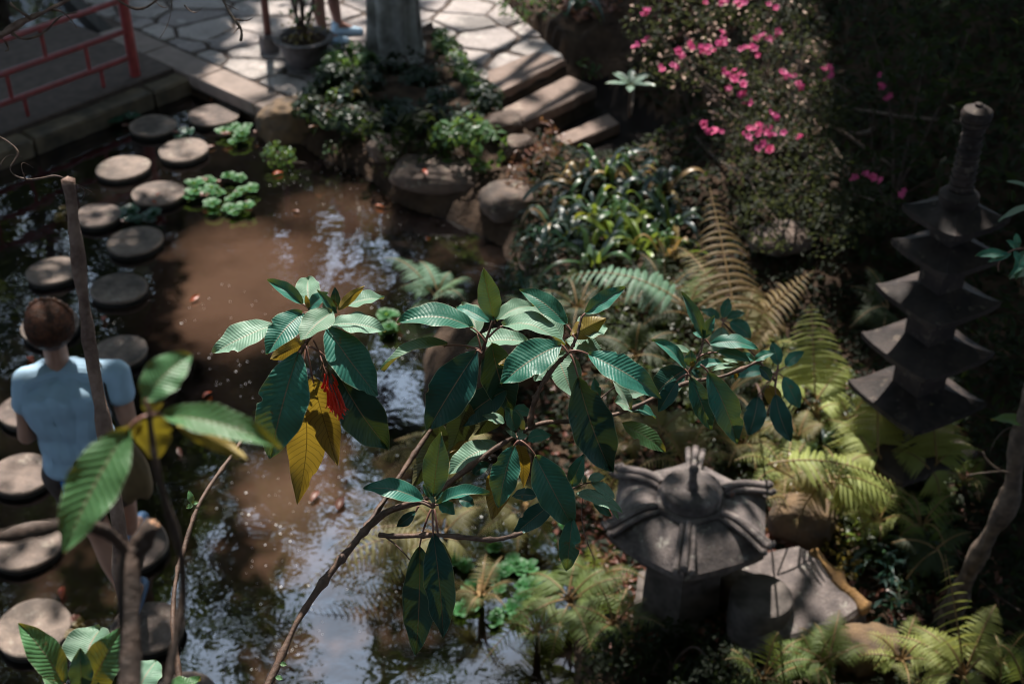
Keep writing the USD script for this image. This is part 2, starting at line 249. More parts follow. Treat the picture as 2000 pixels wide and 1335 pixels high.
# ------------------------------------------------------------------ ground, pond
TZ = .18
def L2(*uv, z=0.0): return [tuple(G(u, v, z)[:2]) for u, v in uv]
shore = L2((570, 262), (640, 312), (720, 340), (790, 400), (905, 435), (985, 480), (1010, 530), (960, 575), (905, 620), (860, 650), (835, 700), (840, 790), (900, 840), (985, 880), (1060, 930), (1085, 1010), (1110, 1090), (1130, 1180), (1135, 1335))
k1, k2 = G(265, 95, TZ), G(520, 210, TZ)
d0, d1 = G(-200, 322, TZ), G(265, 147, TZ)                     # near edge line of the bridge
pond = Polygon(shore + [(shore[-1][0], 3.35), (-7, 3.35), (-7, 13.5), (k1[0] - .3, 13.5), (k1[0], k1[1]), (k2[0], k2[1])]).buffer(0)
rngx = np.random.default_rng(3)
xs = np.unique(np.r_[np.linspace(-400, -14, 16), np.linspace(-14, -4, 30), np.linspace(-4, 4.6, 150), np.linspace(4.6, 15, 30), np.linspace(15, 400, 16)])
ys = np.unique(np.r_[np.linspace(-300, -3, 12), np.linspace(-3, 2.8, 30), np.linspace(2.8, 12.5, 170), np.linspace(12.5, 25, 30), np.linspace(25, 500, 18)])
terr_core = Polygon(L2((265, 95), (520, 210), (610, 222), (660, 160), (720, 120), (850, 75), (950, 185), (1105, 112), (985, 0), (930, -140), (300, -260), (0, -150), z=TZ))
tcx = terr_core.buffer(0)
stair = Polygon(L2((1020, 240), (1165, 165), (1240, 215), (1330, 290), (1180, 330), (1100, 290), z=.0)).buffer(.02)
def height(x, y):
    x, y = np.asarray(x, float), np.asarray(y, float); sh = x.shape; pts = shapely.points(x.ravel(), y.ravel())
    d = shapely.distance(pts, pond); inside = shapely.contains(pond, pts); di = shapely.distance(pts, pond.exterior)
    x, y = x.ravel(), y.ravel()
    n = meshkit.fbm(np.c_[x * 1.7, y * 1.7, 0 * x], 4, 5) - .5; n2 = meshkit.fbm(np.c_[x * 7, y * 7, 0 * x], 3, 8) - .5
    h = .06 + .26 * (1 - np.exp(-d / .35)) + .22 * n * np.minimum(d * 2, 1) + .05 * n2
    h += .16 * np.clip(y - 6.2, 0, 4) * np.clip((x - .6) / 1.2, 0, 1) + .05 * np.clip(x - 1.5, 0, 3) * np.clip(y - 4, 0, 3)
    h = np.where(inside, .02 - .30 * (1 - np.exp(-di / .25)) + .05 * n, h)
    bank = np.clip((3.25 - y) * 1.05, 0, 2.6) + .12 * n * np.clip(3.25 - y, 0, 1); h = np.where(y < 3.25, np.maximum(h, bank), h)
    pt = shapely.distance(pts, tcx); h = np.where(pt < .02, np.minimum(h, TZ - .12), h); ps = shapely.distance(pts, stair); h = np.minimum(h, -.16 + np.clip(ps - .02, 0, 9) * 1.3)
    far = np.clip((np.hypot(x, y - 6) - 12) / 30, 0, 1); h = np.where((y > 12) | (np.abs(x) > 10), h * (1 - far) + (.6 + 1.2 * n) * far, h)
    return h.reshape(sh)
def zg(x, y): return float(height(np.array([x]), np.array([y]))[0])
def onground(u, v, lift=0.0):
    z = .3
    for _ in range(6): p = G(u, v, z); z = zg(p[0], p[1])
    return np.array([p[0], p[1], z + lift])
gx, gy = np.meshgrid(xs, ys, indexing='ij'); gz = height(gx, gy); nx, ny = gx.shape
gi, gj = np.meshgrid(np.arange(nx - 1), np.arange(ny - 1), indexing='ij')
q = np.stack([gi * ny + gj, (gi + 1) * ny + gj, (gi + 1) * ny + gj + 1, gi * ny + gj + 1], -1).reshape(-1, 4)
gv = np.stack([gx, gy, gz], -1).reshape(-1, 3); qc = gv[q].mean(1)
wet = qc[:, 2] < -.02
def submesh(v, q): u_, inv = np.unique(q, return_inverse=True); return v[u_], inv.reshape(q.shape)
obj('ground', submesh(gv, q[~wet]), 'soil', smooth=True, kind='structure', label='dark damp soil of the garden banks')
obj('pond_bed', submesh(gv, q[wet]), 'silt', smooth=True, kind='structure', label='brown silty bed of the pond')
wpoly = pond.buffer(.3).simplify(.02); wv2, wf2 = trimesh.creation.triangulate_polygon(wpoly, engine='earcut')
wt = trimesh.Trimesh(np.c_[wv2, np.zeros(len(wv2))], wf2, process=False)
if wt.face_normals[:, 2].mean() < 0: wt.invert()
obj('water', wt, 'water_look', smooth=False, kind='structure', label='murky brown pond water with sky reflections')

# ------------------------------------------------------------------ paved terrace
terrace = thing('paving', 'crazy paved terrace of pale irregular flagstones above the pond', 'paving', kind='structure')
core = np.array(tcx.exterior.coords)[:-1]
v, f = slab(core, -.4, TZ - .035, .01); obj('retaining_wall', (v, f), 'wall_stone', terrace, smooth=False)
bed = tcx.buffer(-.015); v, f = slab(np.array(bed.exterior.coords)[:-1], TZ - .06, TZ - .018, .004); obj('mortar_bed', (v, f), 'mortar', terrace, smooth=False)
ka, kb = k1[:2], k2[:2]; kd = unit(kb - ka); kn = np.array([-kd[1], kd[0]]); kn = kn if kn @ (tcx.centroid.coords[0] - ka) > 0 else -kn
klen = np.linalg.norm(kb - ka); kw = .24; t0 = -.55
while t0 < klen - .05:
    t1 = min(t0 + float(rng.uniform(.55, .8)), klen + .02)
    c = [ka + kd * (t0 + .006), ka + kd * (t1 - .006), ka + kd * (t1 - .006) + kn * kw, ka + kd * (t0 + .006) + kn * kw]
    c = [p - kn * .03 for p in c[:2]] + c[2:]
    obj('kerb_slab', slab(c, TZ - .10, TZ + .004, .012), 'kerb', terrace, smooth=False); t0 = t1
paved = tcx.difference(LineString([ka - kd, kb + kd * .3]).buffer(kw + .02))
x0, y0, x1, y1 = paved.bounds
r2 = np.random.default_rng(11); pts = []
for i in range(60000):
    p = np.array([r2.uniform(x0 - .5, x1 + .5), r2.uniform(y0 - .5, y1 + .5)])
    if p[1] > 14.2: continue
    if all(((p[0] - q_[0]) / 1.45) ** 2 + (p[1] - q_[1]) ** 2 > .31 ** 2 for q_ in pts): pts.append(p)
    if len(pts) > 420: break
cells = shapely.voronoi_polygons(MultiPoint(pts))
for i, c in enumerate(cells.geoms):
    c = c.intersection(paved)
    if c.is_empty or c.geom_type != 'Polygon': continue
    c = c.buffer(-.03).buffer(.014)
    if c.is_empty or c.geom_type != 'Polygon' or c.area < .006: continue
    c = c.simplify(.008)
    obj('flagstone', slab(np.array(c.exterior.coords)[:-1], TZ - .03, TZ + float(r2.uniform(-.006, .006)), .012, .03, i), 'flag', terrace, smooth=False)

# ------------------------------------------------------------------ steps going down from the terrace
steps = thing('garden_steps', 'three brown stone steps going down from the corner of the paved terrace', 'steps')
def tread(fl, fr, br, bl, zt, h=.09):
    a = [G(*p, zt)[:2] for p in (fl, fr, br, bl)]
    return slab(a, zt - h, zt, .012, .012, int(zt * 100))
T_ = [((958, 190), (1106, 116), (1050, 99), (950, 138), TZ + .01), ((1024, 238), (1168, 170), (1108, 146), (975, 216), TZ - .11), ((1100, 286), (1212, 240), (1188, 220), (1080, 268), TZ - .23)]
for i, (a, b, c, d, zt) in enumerate(T_):
    obj('step_slab', tread(a, b, c, d, zt), 'step_stone', steps, smooth=False)
    w = [G(*p, zt)[:2] for p in (a, b, c, d)]; cc = np.mean(w, 0); w = [cc + (np.array(p) - cc) * .94 for p in w]
    obj('riser', slab(w, -.4, zt - .092, .005), 'wall_stone', steps, smooth=False)

# ------------------------------------------------------------------ bridge deck with red railing
dd = unit((d1 - d0)[:2]); dn = np.array([-dd[1], dd[0]]); dn = dn if dn[1] > 0 else -dn
e = d1[:2] + dd * .35; s0 = d0[:2] - dd * 2.5
deck = thing('bridge', 'low concrete bridge deck with a mossy edge under the red railing', 'bridge')
obj('deck', slab([s0 - dn * .12, e - dn * .12, e + dn * 1.6, s0 + dn * 1.6], .02, TZ, .015), 'mortar', deck, smooth=False)
t0 = 0; LL = np.linalg.norm(e - s0)
while t0 < LL - .02:
    t1 = min(t0 + 1.15, LL); a, b = s0 + dd * (t0 + .004), s0 + dd * (t1 - .004)
    obj('edge_beam', slab([a - dn * .32, b - dn * .32, b - dn * .123, a - dn * .123], -.06, TZ - .04, .02, .012, int(t0 * 7)), 'deck_edge' if 'deck_edge' in M else simple('deck_edge', (.15, .115, .075), .9, .5, 4, .7, 50, col2=(.045, .038, .028)) and 'deck_edge', deck, smooth=False); t0 = t1
simple('red_paint', (.25, .036, .036), .38, .3, 14, .15, 90, col2=(.15, .024, .024))
rail = thing('red_railing', 'red painted railing with three rails along the bridge edge', 'railing')
def R(t, h): return np.r_[d1[:2] + dd * t, TZ + h]
for t in (0, -1.75, -3.5): obj('post', MB().tube([R(t, 0), R(t, .55), R(t, 1.02)], [.045, .045, .045], 14).add(*lathe([(.001, 1.09), (.03, 1.085), (.058, 1.06), (.06, 1.02), (.046, 1.0)], 14, (*R(t, 0)[:2], TZ))), 'red_paint', rail)
for h in (.17, .40, .66): obj('rail', MB().tube([R(-3.6, h), R(-1.8, h), R(-.03, h)], .024, 12), 'red_paint', rail)
for i, t in enumerate(np.arange(-.42, -3.4, -.36)):
    a, b = ((.17, .40), (.40, .66))[i % 2]
    obj('baluster', MB().tube([R(t, a), R(t, b)], .016, 9), 'red_paint', rail)
    if i % 2 == 0: obj('baluster', MB().tube([R(t + .1, .0), R(t + .1, .17)], .016, 9), 'red_paint', rail)

# ------------------------------------------------------------------ stepping stones
PAD = [  # centre (u, v), full width in px, what marks it
    ((417, 223), 100, 'pale round stepping stone farthest back, nearest the terrace kerb'),
    ((298, 243), 94, 'dark round stepping stone with green water plant at its left edge'),
    ((358, 291), 100, 'round stepping stone with green leaves behind and a pale leaf at its right'),
    ((240, 325), 104, 'pale sunlit round stepping stone left of the shaded ones in the back rows'),
    ((309, 375), 102, 'shaded round stepping stone with two orange leaves lying on it'),
    ((190, 418), 92, 'round stepping stone partly behind the tip of the bare pole'),
    ((264, 468), 110, 'shaded round stepping stone with water plants along its far edge'),
    ((104, 526), 104, 'dark shaded round stepping stone left of the bare pole'),
    ((232, 560), 112, 'shaded round stepping stone touching the right side of the bare pole'),
    ((97, 632), 118, 'round stepping stone hidden behind the head of the woman'),
    ((232, 684), 112, 'round stepping stone just behind the right shoulder of the woman'),
    ((62, 795), 126, 'sunlit round stepping stone beside the left elbow of the woman'),
    ((40, 922), 124, 'large sunlit round stepping stone left of the hip of the woman'),
    ((262, 1062), 136, 'round stepping stone under the forward foot of the woman'),
    ((52, 1062), 138, 'large sunlit round stepping stone crossed by a blurred bare branch'),
    ((288, 1222), 142, 'shaded round stepping stone under the rear foot of the woman'),
    ((64, 1222), 150, 'large pale round stepping stone with a mossy right edge above the leaf rosette'),
    ((352, 1368), 150, 'round stepping stone cut by the bottom edge of the picture'),
]
PADZ = .055
for i, ((u, v), w, lab) in enumerate(PAD):
    c = G(u, v, PADZ); dep = (c - EYE) @ FW; r = w / 2 * dep / FPX * .985
    s = thing('stepping_stone', lab, 'stepping stone', group='round stepping stones across the pond')
    an = np.linspace(0, 2 * np.pi, 56, endpoint=False); wob = 1 + .035 * np.cos(2 * an + i * 1.7) + .06 * (meshkit.noise(np.c_[np.cos(an) * 2, np.sin(an) * 2, an * 0 + i * 3.3], 4) - .5) + .02 * (meshkit.noise(np.c_[np.cos(an) * 9, np.sin(an) * 9, an * 0 + i], 6) - .5)
    def ring(k, z, n=0.0): return np.c_[c[0] + r * k * wob * np.cos(an), c[1] + r * k * wob * np.sin(an), z + n * (meshkit.noise(np.c_[np.cos(an) * 4, np.sin(an) * 4, an * 0 + i], 9) - .5)]
    def rings(rs, cap=True):
        v_ = np.vstack(rs); k = 56; j = np.arange(k); f_ = [np.stack([a * k + j, a * k + (j + 1) % k, (a + 1) * k + (j + 1) % k, (a + 1) * k + j], 1) for a in range(len(rs) - 1)]
        f_ = np.vstack(f_); f_ = np.vstack([f_[:, [0, 1, 2]], f_[:, [0, 2, 3]]])
        if cap: v_ = np.vstack([v_, [[c[0], c[1], rs[-1][:, 2].mean()]]]); f_ = np.vstack([f_, np.stack([(len(rs) - 1) * k + j, (len(rs) - 1) * k + (j + 1) % k, np.full(k, len(v_) - 1)], 1)])
        return v_, f_
    obj('pillar', rings([ring(.93, -.3), ring(.95, -.02, .02), ring(.975, .045, .02), ring(.985, PADZ - .022)], False), 'pad_side_shade', s)
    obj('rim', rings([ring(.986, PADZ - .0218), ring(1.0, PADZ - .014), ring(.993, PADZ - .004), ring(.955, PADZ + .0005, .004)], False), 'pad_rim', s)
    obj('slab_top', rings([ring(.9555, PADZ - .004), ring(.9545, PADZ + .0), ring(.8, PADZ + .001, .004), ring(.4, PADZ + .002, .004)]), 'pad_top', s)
# ------------------------------------------------------------------ big leaved shrubs in front
def leaf_mesh(base, tip, w, n0, bend=.12, cup=.25, nv=15, rows=64, cols=15, p=.88, q=.78, amp=1.0, twist=0.0, bites=(), side=0.0, wave=.0, seed=0, curl=0.0):
    """One leaf blade from base to tip, w metres wide, its upper side towards n0."""
    base, tip = np.asarray(base, float), np.asarray(tip, float); L = np.linalg.norm(tip - base); a = (tip - base) / L
    n = unit(n0 - a * (n0 @ a)); s = np.cross(n, a)
    t = np.linspace(0, 1, rows); c = np.linspace(-1, 1, cols)
    c = np.sign(c) * np.abs(c) ** .85
    prof = np.sin(np.pi * np.clip(t, 0, 1) ** p) ** q; prof = prof * (1 - .18 * t ** 6); prof[0] = .03; prof[-1] = .0
    hw = np.stack([prof, prof], 1) * w / 2
    for (bt, sd, dep, wd) in bites: hw[:, sd] *= 1 - dep * np.clip(1.15 - ((t - bt) / wd) ** 2, 0, 1)
    hw[:, 0] *= 1 + .03 * np.sin(t * 23 + seed); hw[:, 1] *= 1 + .03 * np.sin(t * 21 + 1.3 * seed)
    bx = base + a * (t * L)[:, None] + n * (4 * t * (1 - t) * bend * L)[:, None] - n * (curl * L * np.clip(t - .6, 0, 1) ** 2 * 3)[:, None] + s * (side * L * 4 * t * (1 - t))[:, None]
    tn = unit(np.gradient(bx, axis=0)); sn = unit(np.cross(np.broadcast_to(n, tn.shape), tn)); nn = np.cross(tn, sn)
    tw = twist * (t - .3); s2 = sn * np.cos(tw)[:, None] + nn * np.sin(tw)[:, None]; n2 = nn * np.cos(tw)[:, None] - sn * np.sin(tw)[:, None]
    ac = np.abs(c); T, C = np.meshgrid(t, c, indexing='ij'); A = np.abs(C)
    hwid = np.where(C < 0, hw[:, [0]], hw[:, [1]])
    ph = T * nv - 2.4 * A + .8 * (meshkit.noise(np.stack([T * 9, C * 3, T * 0 + seed * .37], -1), 4) - .5); quilt = np.abs(np.sin(np.pi * ph)) ** .7 * np.clip(A * 5, 0, 1) * np.clip((1 - A) * 4 + .25, 0, 1)
    hgt = cup * w * (A ** 1.4) * .5 + amp * .0055 * w * quilt * (prof[:, None] > .15) + wave * w * np.sin(T * 17 + seed + C) * A ** 2 + .03 * w * (meshkit.noise(np.stack([T * 4, C * 2, T * 0 + seed], -1), 2) - .5)
    hgt = hgt - .02 * w * (A < .06)
    v = bx[:, None] + s2[:, None] * (hwid * C)[..., None] + n2[:, None] * hgt[..., None]
    i, j = np.meshgrid(np.arange(rows - 1), np.arange(cols - 1), indexing='ij')
    f = np.stack([i * cols + j, i * cols + j + 1, (i + 1) * cols + j + 1, (i + 1) * cols + j], -1).reshape(-1, 4)
    uv = np.stack([(C + 1) / 2, T], -1).reshape(-1, 2)
    v = v.reshape(-1, 3); k = f[len(f) // 2]; fn = np.cross(v[k[1]] - v[k[0]], v[k[2]] - v[k[0]])
    if fn @ n < 0: f = f[:, ::-1]
    return v, f, uv
KEEP = {}
def leaf(parent, b, t, w, d, dd=0.0, a=.5, m='fuchsia_leaf', under=False, stalk=None, sr=.0016, az=0.0, **kw):
    """b, t: where base and tip show; w: seen width in px; dd: depth of the tip less the base, in leaf lengths as seen; a: how far the blade turns to the sky."""
    if under and m in ('fuchsia_leaf', 'fuchsia_leaf_lit'): m = 'fuchsia_leaf_yellow'
    B = P(*b, d); Lpx = math.hypot(t[0] - b[0], t[1] - b[1]); T_ = P(*t, d + dd * Lpx * d / FPX)
    mid = (B + T_) / 2; to = unit(EYE - mid); up = np.array([math.sin(az), 0, 1.0])
    n0 = unit(a * up + (1 - a) * to) if not under else -unit((1 - a) * to - a * up * .3)
    ax = unit(T_ - B); n = unit(n0 - ax * (n0 @ ax)); s = np.cross(n, ax)
    sp = s - to * (s @ to); axp = ax - to * (ax @ to); perp = np.cross(to, unit(axp)); k = max(abs(sp @ perp), .28)
    wm = w * ((mid - EYE) @ FW) / FPX / k
    seed = kw.pop('seed', int(b[0] * 3 + b[1]))
    rl = np.random.default_rng(seed); kw.setdefault('side', rl.normal(0, .028)); kw.setdefault('twist', rl.normal(0, .28)); kw.setdefault('curl', max(0, rl.normal(.02, .05))); kw.setdefault('wave', .035); kw.setdefault('p', rl.uniform(.8, .98)); kw.setdefault('cup', rl.uniform(.12, .32))
    if 'bites' not in kw and rl.random() < .3: kw['bites'] = [(rl.uniform(.25, .85), int(rl.integers(2)), rl.uniform(.1, .3), rl.uniform(.025, .06))]
    v, f, uv = leaf_mesh(B, T_, wm, n, seed=seed, **kw)
    L = obj('leaf', (v, f), m, parent, smooth=True, uv=uv)
    if stalk is not None:
        S = np.asarray(stalk, float) if len(stalk) == 3 else P(*stalk, d)
        mdl = (S + B) / 2 + (B - S) @ FW * 0 + np.array([0, 0, .12]) * np.linalg.norm(S - B)
        e = B + ax * np.linalg.norm(T_ - B) * .04
        obj('leaf_stalk', MB().tube(spline([S, mdl, B, e], 10), np.linspace(sr * 1.25, sr * .8, 10), 7), 'petiole', L, smooth=True)
    return L
def stem(parent, pts, r0, r1, m='twig', n=40, knots=.35, name='stem', sides=9, nodes=0):
    """pts: (u, v, depth) along the stem."""
    q = [P(*p) if abs(p[0]) > 20 or len(p) == 3 and abs(p[1]) > 20 else np.array(p) for p in pts]; c = spline(q, n); rr = np.linspace(r0, r1, n)
    if nodes:
        for k in range(nodes):
            i = int((k + .5) / nodes * n); rr[max(i - 0, 0):i + 1] *= 1.35
    return obj(name, MB().tube(c, rr, sides, True, knots), m, parent, smooth=True), c
def W(x, y, z): return (x, y, z)                              # a stem point given in metres

# ---- shrub B: the branches in the middle
fb = thing('flowering_shrub', 'sharp leafy branches with quilted dark green leaves, middle of the picture', 'shrub')
D = 2.18
bank = lambda x, y: np.array([x, y, zg(x, y) - .05])
b0 = bank(-.55, 1.45)
def stem_w(parent, pts, *a, **k):
    """like stem, with each point (u, v, d) or a metre point given as an array."""
    q = [np.asarray(p) if isinstance(p, np.ndarray) else P(*p) for p in pts]
    n = k.pop('n', 40); m = k.pop('m', 'twig'); name = k.pop('name', 'stem'); sides = k.pop('sides', 9); kn = k.pop('knots', .35); nodes = k.pop('nodes', 0); r0, r1 = a
    c = spline(q, n); rr = np.linspace(r0, r1, n)
    for j in range(nodes): rr[int((j + .5) / nodes * n)] *= 1.4
    obj(name, MB().tube(c, rr, sides, True, kn), m, parent, smooth=True); return c
stem_w(fb, [b0, (470, 1420, 1.98), (527, 1330, 2.02), (580, 1215, 2.06), (650, 1112, 2.1), (700, 1050, 2.12), (762, 996, 2.15), (820, 978, 2.17), (880, 940, 2.18), (960, 880, 2.2), (1015, 846, 2.2), (1052, 828, 2.2), (1120, 822, 2.22), (1204, 808, 2.24), (1275, 778, 2.25), (1340, 748, 2.25), (1400, 737, 2.26), (1440, 724, 2.27), (1488, 702, 2.28)], .0078, .0026, n=150, nodes=16)
stem_w(fb, [(640, 1122, 2.095), (690, 1062, 2.12), (735, 1000, 2.16), (800, 900, 2.22), (860, 815, 2.25), (905, 760, 2.25), (938, 705, 2.23), (948, 668, 2.21), (962, 628, 2.2), (966, 606, 2.2)], .0056, .0022, n=70, nodes=8)
stem_w(fb, [(1036, 838, 2.2), (1042, 790, 2.19), (1062, 745, 2.18), (1092, 706, 2.18), (1112, 686, 2.18), (1128, 650, 2.18), (1136, 618, 2.18)], .0046, .0024, n=50, nodes=6)
stem_w(fb, [(740, 1043, 2.13), (790, 1046, 2.12), (870, 1045, 2.1), (950, 1053, 2.09), (985, 1050, 2.09), (1008, 1043, 2.09), (1020, 1040, 2.09)], .0042, .003, n=40, nodes=5)
stem_w(fb, [(1340, 748, 2.25), (1344, 728, 2.25), (1362, 700, 2.24), (1370, 680, 2.24), (1374, 656, 2.24)], .003, .0018, n=20)
stem_w(fb, [(770, 992, 2.15), (790, 985, 2.14), (812, 980, 2.13), (832, 984, 2.12), (845, 990, 2.12), (846, 970, 2.12)], .0034, .0022, n=24)
stem_w(fb, [(752, 1047, 2.13), (778, 1068, 2.12), (800, 1092, 2.12)], .0016, .001, n=14)
stem_w(fb, [(1010, 850, 2.2), (1012, 862, 2.19), (1018, 868, 2.19), (1012, 838, 2.19)], .0028, .002, n=12)
stem_w(fb, [(1105, 955, 2.2), (1122, 952, 2.19), (1138, 945, 2.18), (1155, 942, 2.18)], .0018, .0012, n=14)
stem_w(fb, [(1136, 950, 2.18), (1137, 985, 2.17), (1137, 1018, 2.16), (1146, 1055, 2.16), (1156, 1080, 2.16), (1163, 1094, 2.16)], .0009, .0006, n=30, knots=.8, name='tendril')
stem_w(fb, [(1130, 822, 2.22), (1150, 800, 2.24), (1170, 780, 2.26), (1205, 752, 2.28)], .0018, .0012, n=16)
dp, pl = 'fuchsia_leaf_shaded', 'fuchsia_leaf_lit'
nA, nB, nC, nD_, nE, nF = (952, 662), (1112, 686), (1014, 858), (845, 988), (1344, 730), (1374, 662)
